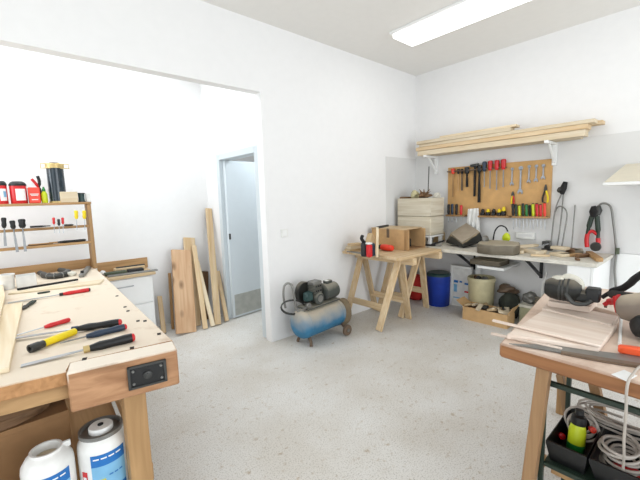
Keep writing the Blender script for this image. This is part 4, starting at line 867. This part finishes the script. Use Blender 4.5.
# tin chest
y0, y1 = P(519.5, 306, X=4.16).y, P(545, 312, X=4.16).y-.12; hz = P(520, 304, X=4.16).z
t = thing('tin_chest', 'pale olive metal chest on the floor behind the board-covered bench', 'chest', (4.3, (y0+y1)/2, 0))
B(t).lohi((4.16, y1, 0), (4.44, y0, hz-.03), bev=.004).done('body', 'olive_tin', t); B(t).lohi((4.15, y1-.01, hz-.03), (4.45, y0+.01, hz), bev=.004).done('lid', 'plaster', t)
for i, (x, y, s_, lab) in enumerate(((530, 299, .065, 'dark grey lump of scrap on the pale olive chest'), (537, 301, .05, 'second smaller grey scrap lump on the chest, toward the bench'), (526, 299.5, .035, 'small dark scrap on the chest, toward the bag'))):
    p = P(x, y, X=4.28); tag(B((4.28, p.y, hz)).blob((4.28, p.y, hz+s_*.8), (s_, s_, s_), 40+i, .25, 3, flat=-.8).done('metal_scrap', 'dull_steel' if i != 1 else 'slab'), lab, 'scrap')
c = P(541, 300, X=4.1); tag(B((4.13, c.y, 0)).tube(spline([(4.13, c.y, .012), (4.12, c.y, .1), (4.10, P(542, 290, X=4.1).y, P(542, 290, X=4.1).z), (4.05, P(545, 279, X=4.05).y, P(545, 279, X=4.05).z), (4.03, P(547, 272, X=4.03).y, P(547, 272, X=4.03).z)], 6), .006, 8).done('white_cable', 'white_plastic'), 'thin white cable hanging down in front of the pale olive chest', 'cable')

# ------------------------------------------------------------------ trestle table by the partition
TT = .82
t = thing('trestle_tabletop', 'pale wooden table top laid over two trestles beside the work shelf', 'table top', (3.3, 2.5, TT-.03))
B(t).lohi((2.96, 2.15, TT-.03), (3.765, 2.55, TT)).done('top_board', 'pine_x', t); B(t).lohi((2.96, 2.553, TT-.03), (3.765, 2.965, TT)).done('top_board', 'pine_x', t)
def trestle(x, lab, dy=0.):
    t = thing('trestle', lab, 'trestle', (x, 2.62, 0)); zt = TT-.031
    B(t).lohi((x-.035, 2.13, zt-.075), (x+.035, 2.95, zt)).done('top_beam', 'pine_y', t)
    for y0, y1 in ((2.40+dy, 2.32+dy), (2.90-dy, 2.86-dy)):
        for sg in (-1, 1):
            B(t).bar((x+sg*.275, y0, .004), (x+sg*.022, y1, zt-.03), .028, .075, (0, 1, 0)).done('leg', 'pine_z', t)
    for sg in (-1, 1):
        B(t).bar((x+sg*.195, 2.41+dy, .24), (x+sg*.195, 2.90-dy, .24), .022, .07, (0, 0, 1)).done('stretcher', 'pine_y', t)
    return t
trestle(3.20, 'pale wooden trestle nearer the compressor'); trestle(3.715, 'pale wooden trestle nearer the work shelf, legs half under it', .085)
# things on it
def TP(x, y, Z=TT): return P(x, y, Z=Z)
for (x0, y0, x1, y1, w_, th, dz, m_, lab) in ((344, 247.5, 366, 247, .10, .028, 0, 'pine_x', 'lowest pale offcut at the compressor end of the trestle table'), (345, 245, 362, 243, .09, .03, .029, 'pale_x', 'middle pale offcut of the pile at the compressor end of the trestle table'), (346, 241.5, 360, 241, .08, .03, .06, 'pine_x', 'topmost pale offcut of the pile at the compressor end of the trestle table')):
    p, q = P(x0+3, y0, Y=2.87), P(x1, y1, Y=2.83); p.z = q.z = TT+dz+th/2+.001; p.x = max(p.x, 2.93)
    tag(B(fr(p, q), 1).box(((q-p).length/2, 0, 0), ((q-p).length, w_, th)).done('offcut', m_), lab, 'offcut')
p, q = TP(347, 251.5, TT+.006), TP(378, 255.5, TT+.006); p.x = max(p.x, 2.95)
tag(B(fr(p, q), 1).box(((q-p).length/2, 0, 0), ((q-p).length, .05, .01)).done('steel_rule', 'dull_steel'), 'grey metal strip lying along the front edge of the trestle table', 'metal strip')
c = P(362.5, 240, Y=2.52)
t = thing('cordless_drill', 'black drill with red panel standing on the trestle table beside the clamp', 'drill', (c.x, 2.5, TT))
B(t).lathe([(.034, 0), (.042, .01), (.042, .12), (.034, .145), (0, .15)], T(c.x+.01, 2.5, TT+.001), 18).done('motor_body', 'black_plastic', t)
B(t).tube(spline([(c.x+.01, 2.5, TT+.145), (c.x-.035, 2.5, TT+.19), (c.x-.02, 2.5, TT+.225)], 5), .018, 10).done('chuck', 'soot', t)
c2 = P(369.3, 243, Y=2.42); B(t).lohi((c2.x-.028, 2.395, TT+.001), (c2.x+.028, 2.45, TT+.135), bev=.012).done('red_panel', 'red_plastic', t)
c3 = P(374, 243, Y=2.42); B(t).lohi((c3.x-.034, 2.42, TT+.001), (c3.x+.03, 2.475, TT+.14), bev=.012).done('battery', 'dark_blue', t)
B(t).lohi((c2.x-.028, 2.40, TT+.137), (c2.x+.028, 2.45, TT+.156), bev=.004).done('pink_cap', 'cloth_white', t)
c = P(371, 231, Y=2.6); tag(B(T(c.x, 2.62, TT+.001)@Rz(25), 1).prism([(-.11, 0), (.12, 0), (.12, .17), (.02, .22), (-.09, .13)], -.03, .03, Mx(((1, 0, 0, 0), (0, 0, 1, 0), (0, 1, 0, 0), (0, 0, 0, 1))), .006).done('wooden_wedge', 'leather_tan'), 'tan wooden wedge standing behind the drill on the trestle table', 'wedge')
p, q = P(377, 249, Y=2.37), P(377.5, 227, Y=2.37)
t = thing('bar_clamp', 'pale bar clamp standing upright against the brown plywood box', 'clamp', (p.x, 2.37, TT))
B(t).bar((p.x, 2.37, TT+.001), (q.x, 2.37, q.z), .016, .026, (1, 0, 0)).done('bar', 'pale_z', t); e = P(388, 225.5, Y=2.44); B(t).bar((q.x-.005, 2.37, q.z-.005), (e.x, 2.44, e.z+.0), .02, .022).done('arm', 'dark_steel', t)
cr, ce = P(381.5, 247, Z=TT+.04), P(394, 248.5, Z=TT+.04)
t = thing('bit_case', 'bright red rounded case lying in front of the plywood box', 'case', fr(cr, ce))
B(t, 1).lathe([(.02, 0), (.034, .01), (.038, .06), (.034, .15), (.028, .165)], AX, 18).done('body', 'orange_red', t); B(t, 1).lathe([(.026, -.03), (.03, -.02), (.03, .0)], AX, 16).done('end_cap', 'black_plastic', t)
# plywood box, open towards the room
n = P(408, 251, Z=TT); bx0, by0 = n.x, n.y
h = P(408, 229.5, X=bx0).z-TT
def ybox(x): return x
bw, bl = P(425.5, 246, Y=by0).x-bx0, .53
t = thing('plywood_box', 'brown plywood box with its open end facing the room, on the trestle table', 'box', (bx0+bw/2, by0+.3, TT))
b = B(t); b.lohi((bx0, by0+.05, TT+.001), (bx0+.012, by0+bl, TT+h-.013)); b.done('side', 'cardboard_light', t); B(t).lohi((bx0+bw-.012, by0, TT+.001), (bx0+bw, by0+bl, TT+h-.013)).done('side', 'cardboard_light', t)
B(t).lohi((bx0-.004, by0+.05, TT+h-.012), (bx0+bw+.004, by0+bl+.01, TT+h)).done('lid', 'pine_y', t); B(t).lohi((bx0+.013, by0+.01, TT+.001), (bx0+bw-.013, by0+bl-.013, TT+.012)).done('floor_board', 'cardboard', t); B(t).lohi((bx0+.013, by0+bl-.012, TT+.001), (bx0+bw-.013, by0+bl, TT+h-.013)).done('back', 'cardboard', t)
B(t).lohi((bx0-.006, by0-.008, TT+.001), (bx0+.02, by0+.05, TT+h-.01)).done('front_post', 'honey_z', t)
B(t).lohi((bx0-.004, by0+.26, TT+h*.55), (bx0-.0005, by0+.30, TT+h)).done('strap', 'brown_metal', t)
c = V((bx0+bw*.5, by0+.25, TT+.013)); tag(B(c).box((c.x, c.y, c.z+.05), (bw*.4, .25, .10), bev=.01).done('dark_motor', 'soot'), 'dark machine part inside the open plywood box', 'machine part')

# ------------------------------------------------------------------ compressor
t = thing('air_compressor', 'dusty blue air compressor on small wheels in front of the partition wall', 'air compressor', (2.40, 2.70, 0))
ta, tb = V((2.10, 2.70, .215)), V((2.60, 2.725, .225)); td = (tb-ta).normalized(); tr = .145
f = fr(ta, tb) ; L = (tb-ta).length
B(t).lathe([(0, -.075), (tr*.45, -.066), (tr*.8, -.04), (tr*.97, -.008), (tr, .02), (tr, L-.02), (tr*.97, L+.008), (tr*.8, L+.04), (tr*.45, L+.066), (0, L+.075)], f @ AX, 36).done('tank', 'tank', t)
b = B(t); 
b.bm.free()
for s_ in (.03, L-.03): B(t).lathe([(tr+.0005, s_-.006), (tr+.003, s_-.003), (tr+.003, s_+.003), (tr+.0005, s_+.006)], f @ AX, 36).done('weld_seam', 'tank', t)
for yy in (-.10, .10):
    B(t).tube([f @ V((.05, yy*.5, -tr*.8)), f @ V((.04, yy*.9, -tr-.03)), f @ V((.03, yy*1.0, -tr-.066))], .016, 8).done('foot', 'brown_metal', t)
    w_ = f @ T(L-.02, yy*1.75, -tr-.015) @ Rx(90)
    wh = B(t).lathe([(.02, -.015), (.042, -.018), (.055, -.015), (.058, 0), (.055, .015), (.042, .018), (.02, .015)], w_, 24).done('wheel', 'brown_metal', t)
    B(t).lathe([(0, -.022), (.016, -.022), (.018, .022), (0, .024)], w_, 14).done('hub', 'dull_steel', wh)
    B(t).bar(f @ V((L-.02, yy, -tr*.72)), f @ V((L-.02, yy*1.6, -tr-.01)), .02, .03).done('axle_bracket', 'brown_metal', t)
top_ = tr
B(t).box((L*.52, 0, tr+.012), (L*.92, .17, .016), f).done('base_plate', 'motor', t)
# pump: crank case, finned cylinder, head
px_ = .20
pb = B(t).lathe([(0, -.06), (.055, -.055), (.062, -.02), (.062, .05), (.05, .065), (0, .07)], f @ T(px_, -.02, tr+.085) @ Rx(90), 24).done('crank_case', 'motor', t)
B(t).lathe([(0, 0), (.03, 0), (.034, .012), (0, .016)], f @ T(px_, -.075, tr+.085) @ Rx(90), 16).done('crank_cover', 'dull_steel', pb)
cyl_ = B(t).box((px_-.01, -.02, tr+.185), (.075, .075, .09), f).done('cylinder', 'dull_steel', t)
b = B(t)
for i in range(6): b.box((px_-.01, -.02, tr+.145+.015*i), (.105, .105, .006), f, bev=.001)
b.done('cooling_fins', 'motor', cyl_)
B(t).box((px_-.01, -.02, tr+.245), (.11, .10, .035), f, bev=.006).done('cylinder_head', 'dull_steel', t)
for xx in (-.03, .0, .03):
    for zz in (.165, .215): B(t).lathe([(0, 0), (.010, 0), (.008, .006), (0, .006)], f @ T(px_-.01+xx, -.0725, tr+zz) @ Rx(90), 10).done('bolt', 'dark_steel', cyl_)
B(t).box((px_-.115, -.03, tr+.125), (.085, .07, .09), f, bev=.012).done('air_filter', 'dark_teal', t)
# motor
mo = B(t).lathe([(0, -.0), (.066, .004), (.085, .02), (.088, .16), (.08, .195), (.045, .21), (0, .21)], f @ T(L*.58, -.01, tr+.112) @ AX, 28).done('motor', 'motor', t)
B(t).box((L*.60+.09, -.005, tr+.208), (.085, .06, .035), f, bev=.006).done('junction_box', 'motor', mo); B(t).box((L*.60+.06, -.02, tr+.2285), (.04, .03, .006), f, bev=.001).done('label_plate', 'cloth_white', mo)
# belt guard behind
gp = f @ T(0, .085, tr+.11)
pts = []
for i in range(15): a = math.radians(90+180*i/14); pts.append((.13+.10*math.cos(a), .03+.11*math.sin(a)))
for i in range(15): a = math.radians(-90+180*i/14); pts.append((L*.72+.07*math.cos(a), .0+.075*math.sin(a)))
B(t).prism(pts, -.03, .03, gp @ Mx(((1, 0, 0, 0), (0, 0, 1, 0), (0, 1, 0, 0), (0, 0, 0, 1))), .006).done('belt_guard', 'machine', t)
# handle loop, hoses and gauge
def CM(x, y, Y): return P(x, y, Y=Y)
B(t).tube(spline([CM(285.5, 308, 2.80), CM(283.5, 297, 2.80), CM(284, 287, 2.80), CM(287, 283.5, 2.78), CM(291, 284.5, 2.76), CM(293, 290, 2.74), CM(297, 310, 2.72), f @ V((.02, -.03, tr))], 6), .011, 10).done('handle', 'dull_steel', t)
pts = []
for i in range(41):
    a = 2*PI*i/20; r_ = 1+.06*i/40; p = CM(293+11.5*r_*math.cos(a), 306.5+7*r_*math.sin(a)+(i/40)*1.5, 2.74); p.z = max(p.z, .30); pts.append(p)
B(t).tube(pts, .0065, 8).done('air_hose', 'dark_steel', t)
b = B(t); b.tube([f @ V((.02, -.04, tr-.005)), f @ V((.015, -.05, tr+.03)), f @ V((-.02, -.06, tr+.032)), f @ V((.09, -.06, tr+.03))], .011, 8); b.done('pipe', 'dull_steel', t)
g = f @ T(.05, -.07, tr+.05) @ Rx(90); B(t).lathe([(0, -.012), (.024, -.012), (.026, .01), (.022, .014), (0, .012)], g, 20).done('pressure_gauge', 'dull_steel', t)
c = F(352, 318); bb_ = P(349, 305, Y=2.86)
t = thing('burlap_sack', 'brown dusty sack tucked behind the round end of the compressor', 'sack', (2.78, 2.84, 0)); o = B(t).blob((2.82, 2.82, .15), (.09, .08, .17), 6, .1, 3, flat=-.88).done('sack', mat('sack_brown', '8a7a62', .95), t)

# ------------------------------------------------------------------ bench with the machines
RH = .84
nl, fl, fr_, nr = V((1.468, .576)), V((2.72, .735)), V((2.86, -.75)), V((1.43, -.85))
t = thing('work_table', 'heavy work table with a thick worn top carrying boards, saw and machines', 'work table', (2.1, .0, 0))
B(t).prism([tuple(nl), tuple(fl), tuple(fr_), tuple(nr)], RH-.06, RH, bev=.008).done('tabletop', 'table_top', t)
def RX(x, y, X): return P(x, y, X=X)
a = RX(544.5, 368, 1.53); e = RX(529, 480, 1.53); d_ = e-a; e = a+d_*((a.z)/(-d_.z)); a2 = a-d_*((RH-.06-a.z)/d_.z)*-1
B(t).bar(e+V((0, 0, .002)), a+(a-e).normalized()*.02, .045, .045, (1, 0, 0)).done('leg', 'leg_z', t)
a = RX(560, 374, 2.02); e = RX(567.5, 414, 2.02); d_ = e-a; e2 = a+d_*(a.z/(-d_.z)); a.z = min(a.z, RH-.062)
B(t).bar(e2+V((0, 0, .002)), a, .03, .035, (1, 0, 0)).done('leg', 'leg_z', t)
a = RX(594, 383, 2.02); e = RX(601, 414, 2.02); d_ = e-a; e2 = a+d_*(a.z/(-d_.z)); a.z = min(a.z, RH-.062)
B(t).bar(e2+V((0, 0, .002)), a, .04, .04, (1, 0, 0)).done('leg', 'leg_z', t)
for x, y in ((1.53, -.7), (2.65, -.6), (2.62, .62)): B(t).box((x, y, (RH-.06)/2), (.06, .06, RH-.06)).done('leg', 'honey_z', t)
B(t).bar(RX(538, 481, 1.53)+V((0, .045, 0)), RX(554, 464, 1.78)+V((0, .045, 0)), .03, .05).done('stretcher', 'honey_x', t)
p = RX(552, 466, 1.70); q = RX(588, 483, 1.70); B(t).bar(p, p+(q-p)*3, .03, .05).done('stretcher', 'honey_y', t)
B(t).lohi((2.06, -.7, RH-.13), (2.085, .50, RH-.061)).done('apron', 'honey_y', t)
# green steel rack with bins
t = thing('steel_rack', 'dark green steel rack under the work table carrying black bins', 'rack', (1.75, .1, .0))
GX0, GX1 = 1.58, 1.94
pt, pb_ = RX(548.5, 380, GX0), RX(543.5, 460, GX0)
zb, zt2 = pb_.z, pt.z
yy0 = pb_.y+.008
for x in (GX0, GX1):
    for y in (yy0, -.55): B(t).lohi((x-.009, y-.009, .0), (x+.009, y+.009, zt2+.06), bev=.001).done('post', 'dark_green', t)
for x in (GX0, GX1):
    B(t).lohi((x-.008, -.55, zt2-.022), (x+.008, yy0-.01, zt2)).done('rail', 'dark_green', t); B(t).lohi((x-.008, -.55, zb-.02), (x+.008, yy0-.01, zb)).done('rail', 'dark_green', t)
B(t).lohi((GX0+.009, -.55, zb-.008), (GX1-.009, yy0-.01, zb-.001), bev=0).done('shelf', 'dark_green', t)
def bin_(y0, y1, x0, x1, z0, h, lab, label):
    t = thing('storage_bin', lab, 'bin', ((x0+x1)/2, (y0+y1)/2, z0)); cx, cy = (x0+x1)/2, (y0+y1)/2
    b = B(t); vv = []; 
    for (k, z) in ((.86, z0), (1., z0+h), (1.03, z0+h), (1.03, z0+h-.012), ):
        for sx, sy in ((-1, -1), (1, -1), (1, 1), (-1, 1)): vv.append((cx+sx*k*(x1-x0)/2, cy+sy*k*(y1-y0)/2, z))
    for (k, z) in ((.83, z0+.004), (.97, z0+h)):
        for sx, sy in ((-1, -1), (1, -1), (1, 1), (-1, 1)): vv.append((cx+sx*k*(x1-x0)/2, cy+sy*k*(y1-y0)/2, z))
    ff = [(0, 1, 2, 3), (16, 17, 18, 19)]
    for i in range(4):
        j = (i+1) % 4
        ff += [(i, j, 12+j, 12+i), (12+i, 12+j, 8+j, 8+i), (8+i, 8+j, 20+j, 20+i), (20+i, 20+j, 16+j, 16+i)]
    b._add(vv, ff); bd = b.done('tub', 'black_plastic', t)
    if label:
        k = .92; w_ = (y1-y0)*.22
        B(t).box((0, -.02, 0), (.0015, w_*2.2, h*.38), T(cx-(x1-x0)/2*(.86+.14*.5)-.0015, cy, z0+h*.5) @ Ry(-13), 0).done('label', 'paper', bd)
    return t
r1 = RX(543, 438, GX0); r2 = RX(588, 454, GX0); hb = r1.z-zb
B1 = (r2.y+.004, min(r1.y-.006, yy0-.016))
bin_(B1[0], B1[1], GX0+.0, GX1-.03, zb, hb, 'black storage bin with a white label, holding the yellow-green bottle', True)
bin_(B1[0]-.235, B1[0]-.012, GX0+.0, GX1-.03, zb, hb, 'black storage bin holding a heap of grey cable, next to the labelled one', False)
# bottle, cables in bins
a, e = RX(575, 449, 1.70), RX(579, 418, 1.72); a.z = zb+.006
t = thing('spray_bottle', 'yellow bottle with green foot and black cap standing in the labelled bin', 'bottle', fr(a, e+(e-a)*.1)); L = (e-a).length*1.1; r = .031
B(t, 1).lathe([(r*.9, 0), (r*1.06, .01), (r*1.06, L*.30)], AX, 26).done('foot', 'green_plastic', t); B(t, 1).lathe([(r, L*.30), (r*.98, L*.62), (r*.8, L*.76)], AX, 26).done('body', 'lime_plastic', t)
B(t, 1).lathe([(r*.86, L*.76), (r*.9, L*.80), (r*.85, L*.95), (r*.55, L), (0, L)], AX, 22).done('cap', 'black_plastic', t)
B(t, 1).lathe([(r*.5, L), (r*.5, L+.02), (0, L+.022)], AX, 14).done('nozzle', 'black_plastic', t)
def coil(name, lab, c, rx, ry, n, r, m, seed, tilt=(0, 0), cat='cable', zs=.012):
    q = random.Random(seed); pts = []; N_ = n*18
    for i in range(N_+1):
        a = 2*PI*i/18; k = 1+.12*math.sin(a*.37+seed); 
        pts.append(V((rx*k*math.cos(a)+.012*math.sin(a*.21+seed), ry*k*math.sin(a)+.014*math.cos(a*.17), zs*i/18+.006*math.sin(a*1.3))))
    f_ = T(*c) @ Rx(tilt[0]) @ Ry(tilt[1])
    return tag(B(f_, 1).tube(pts, r, 8).done(name, m), lab, cat)
c = RX(581, 424, 1.80); coil('cable_coil', 'pale grey cable coil standing behind the yellow bottle in the labelled bin', c, .045, .048, 4, .005, 'cable_grey', 2, (20, -55), 'cable', .008)
c = RX(615, 425, 1.86); c.z = zb+hb*.75+.03; coil('cable_coil', 'long loose loops of grey cable at the back of the steel rack', (1.885, c.y-.03, RX(612, 420, 1.885).z), .05, .15, 5, .0052, 'cable_grey', 5, (0, -20), 'cable', .012)
c = RX(618, 455, 1.70); coil('cable_coil', 'heap of grey cable coiled in the second black bin', (1.70, c.y-.015, zb+.045), .078, .058, 7, .0056, 'cable_grey', 9, (0, 0), 'cable', .013)
for (x, y, X_, lab, m_) in ((624, 473, 1.64, 'red plug lying on the cable heap in the second bin', 'red_plastic'), (638, 478, 1.64, 'second red plug lying on the cable heap, farther from the labelled bin', 'red_plastic'), (563, 437, 1.72, 'small red plug beside the foot of the yellow bottle', 'red_plastic'), (594, 431, 1.76, 'small orange plug at the bin side, beside the pale cable coil', 'orange_red')):
    c = RX(x, y, X_); s_ = .024 if y > 460 else .013
    t = thing('plug', lab, 'plug', T(*c)); B(t, 1).lathe([(s_*.5, 0), (s_, s_*.3), (s_, s_*1.2), (s_*.6, s_*1.8), (s_*.3, s_*2.6)], Rz(40) @ Ry(100), 14).done('body', m_, t)
    B(t, 1).box((0, 0, 0), (s_*.4, s_*.2, s_*.2), bev=0).done('pins', 'steel', t)
a = P(641, 366, Z=RH+.01)
pts = [P(668, 352, Z=RH+.010), a, P(633, 374, Z=RH+.012), RX(628.5, 381, 1.43), RX(626.5, 392, 1.42), RX(626, 412, 1.43), RX(624, 440, 1.47), RX(624, 455, 1.53), RX(623, 470, 1.60)]
tag(B(a).tube(spline(pts, 6), .0042, 8).done('power_cord', 'cable_grey'), 'grey-brown cord hanging over the work table edge down to the bins', 'cord')
# boards on the table
def tb_(px, z0, th, m_, lab, name='board'):
    return poly_board(name, lab, px, z0, th, m_)
tb_([(507, 334), (543.5, 309.5), (617, 325), (599, 347.5)], RH+.001, .022, 'red_y', 'widest pale board lying across the work table, near side')
tb_([(542.5, 308), (549, 301.5), (619, 316), (611.5, 324.5)], RH+.001, .03, 'red_y', 'board lying across the work table, between the widest board and the sander block')
tb_([(589, 305), (600, 291.5), (625, 296), (622, 314)], RH+.001, .022, 'red_y', 'pale board lying at the far edge of the work table, beside the sander')
tb_([(547.5, 301), (554.5, 296), (597, 300.5), (590, 307)], RH+.032, .028, 'red_y', 'lower of two blocks under the black sander', 'block')
tb_([(549, 297), (555.5, 291), (598.5, 296.5), (590.5, 303)], RH+.061, .016, 'red_y', 'upper thin block right under the black sander', 'block')
for (x0, y0, x1, y1, w_, dz, lab) in ((492.5, 320.3, 601, 346.5, .014, .025, 'long thin slat overhanging the work table, the farther of two'), (491, 333.3, 562, 349.0, .014, .001, 'thin slat overhanging the work table corner, the nearer of two')):
    p, q = P(x0, y0, Z=RH+dz+.006), P(x1, y1, Z=RH+dz+.006)
    tag(B(fr(p, q), 1).box(((q-p).length/2, 0, 0), ((q-p).length, w_, .011)).done('slat', 'red_x'), lab, 'slat')
pts = [P(x, y, Z=RH+.006).xy for x, y in ((509, 343.5), (561, 345.5), (606, 352), (652, 357.5), (652, 367.5), (604, 360), (561, 352.5))]
c = V((*P(575, 350, Z=RH).xy, RH+.001))
t = thing('hand_saw', 'long steel saw blade lying along the near edge of the work table', 'saw', c)
B(t).prism([tuple(p) for p in pts], RH+.004, RH+.0065).done('blade', 'dull_steel', t)
pts2 = [P(x, y, Z=RH+.006).xy for x, y in ((561, 351.5), (604, 358.5), (652, 366), (652, 369), (604, 361.5), (561, 353.3))]
B(t).prism([tuple(p) for p in pts2], RH+.001, RH+.010).done('stiff_back', 'brown_metal', t)
poly_board('paper_sheet', 'white sheet of paper lying at the near edge of the work table under the cord', [(611, 374), (624, 369.5), (637.5, 375.5), (627, 381.3)], RH+.001, .002, 'paper', 'paper')
p, q = P(618, 347.5, Z=RH+.022), P(652, 353, Z=RH+.022)
tag(B(fr(p, q), 1).prism([(0, -.008), (.02, -.014), ((q-p).length, -.018), ((q-p).length, .018), (.02, .014), (0, .008)], -.018, .012, None, .005).done('orange_handle', 'orange_plastic'), 'orange plastic grip lying on the work table at the frame edge', 'grip')
pts = [P(621, 316, Z=RH+.03), P(620.5, 328, Z=RH+.008), P(619.5, 344, Z=RH+.007)]
tag(B(pts[2]).tube(spline(pts, 6), .006, 8).done('white_lead', 'white_plastic'), 'short white lead running down the table beside the tan machine', 'cable')
# the black sander
p, q = P(558, 287, Z=RH+.13), P(600, 292, Z=RH+.12)
ssz = RH+.078
sc_ = P(575, 293, Z=ssz); 
f = fr(P(551, 288, Z=ssz+.055), P(601, 294.5, Z=ssz+.055)); f.translation.z = ssz; L = (P(601, 294.5, Z=ssz+.055)-P(551, 288, Z=ssz+.055)).length
t = thing('belt_sander', 'black power sander with dusty top and pale hood lying on blocks at the table end', 'sander', f)
B(t, 1).lathe([(0, -.055), (.035, -.05), (.050, -.03), (.056, 0), (.056, L*.34), (.046, L*.42), (.034, L*.5)], T(L*.14, 0, .058) @ AX, 24).done('motor_housing', 'machine', t)
for s_ in (.05, .12, .22): B(t, 1).lathe([(.0565, L*s_), (.0585, L*s_+.004), (.0565, L*s_+.008)], T(L*.14, 0, .058) @ AX, 24).done('housing_ring', 'dark_steel', t)
B(t, 1).box((L*.60, 0, .038), (L*.62, .07, .05), bev=.01).done('body', 'machine', t)
B(t, 1).box((L*.86, -.005, .052), (L*.28, .062, .062), bev=.006).done('front_roller_case', 'black_plastic', t)
B(t, 1).tube(spline([(L*.25, 0, .105), (L*.33, 0, .120), (L*.47, 0, .116), (L*.58, 0, .10), (L*.62, 0, .07)], 6), .016, 10).done('pale_hood', 'plaster', t)
B(t, 1).blob((L*.17, 0, .110), (.03, .03, .012), 3, .1, 2).done('dust_cap', 'plaster', t)
B(t, 1).tube(spline([(L*.10, -.0, .06), (-L*.02, -.0, .065), (-L*.10, 0, .06)], 5), .018, 10).done('knob', 'black_plastic', t)
B(t, 1).tube(spline([(L*.35, -.05, .05), (L*.52, -.058, .012), (L*.75, -.052, .014), (L*.85, -.04, .03)], 6), .010, 8).done('side_guard', 'dark_steel', t)
# tan grinder at the frame edge
gx, gy = 1.96, P(621, 306, X=1.96).y
ga = P(620.5, 307, X=1.96); gb = ga+V((-.03, -.26, .035))
t = thing('bench_grinder', 'tan drum machine with black stand and hose on the work table at the frame edge', 'machine', (1.94, ga.y-.14, RH))
L = (gb-ga).length
B(t).lathe([(0, -.012), (.03, -.01), (.05, .004), (.058, .03), (.085, .14), (.10, L), (0, L)], fr(ga, gb) @ AX, 30).done('drum', 'grinder', t)
B(t).lathe([(.075, 0), (.075, .02), (.05, .04), (.055, ga.z-RH-.03)], T(1.93, ga.y-.15, RH+.001), 20).done('stand', 'machine', t)
B(t).blob((1.90, ga.y-.10, RH+.055), (.06, .06, .05), 3, .1, 3).done('lower_housing', 'black_plastic', t)
B(t).tube(spline([P(602, 297.5, X=2.2), P(612, 291.5, X=2.2), P(622, 288.5, X=2.18), P(630, 283.5, X=2.15), P(636, 278, X=2.12), P(652, 268, X=2.1)], 6), [.010]*6+[.016]*25, 10).done('arm', 'soot', t)
B(t).tube([ga+V((.02, -.03, .045)), P(612, 294, X=2.2)], .02, 10).done('knuckle', 'soot', t)
lv = B(t).tube(spline([P(604, 305, X=2.08), P(609, 302, X=2.08), P(615, 301, X=2.06), P(620, 298, X=2.02)], 5), [.010]*5+[.016]*6+[.018]*5, 10).done('lever', 'red_plastic', t)
B(t).tube([P(616, 297, X=2.03), P(617, 306, X=2.0), P(618.5, 312, X=1.98)], .012, 8).done('red_collar', 'red_plastic', t)
B(t).tube([P(604.2, 306, X=2.08), P(607, 306.3, X=2.08)], .008, 8).done('lever_tip', 'brown_metal', t)
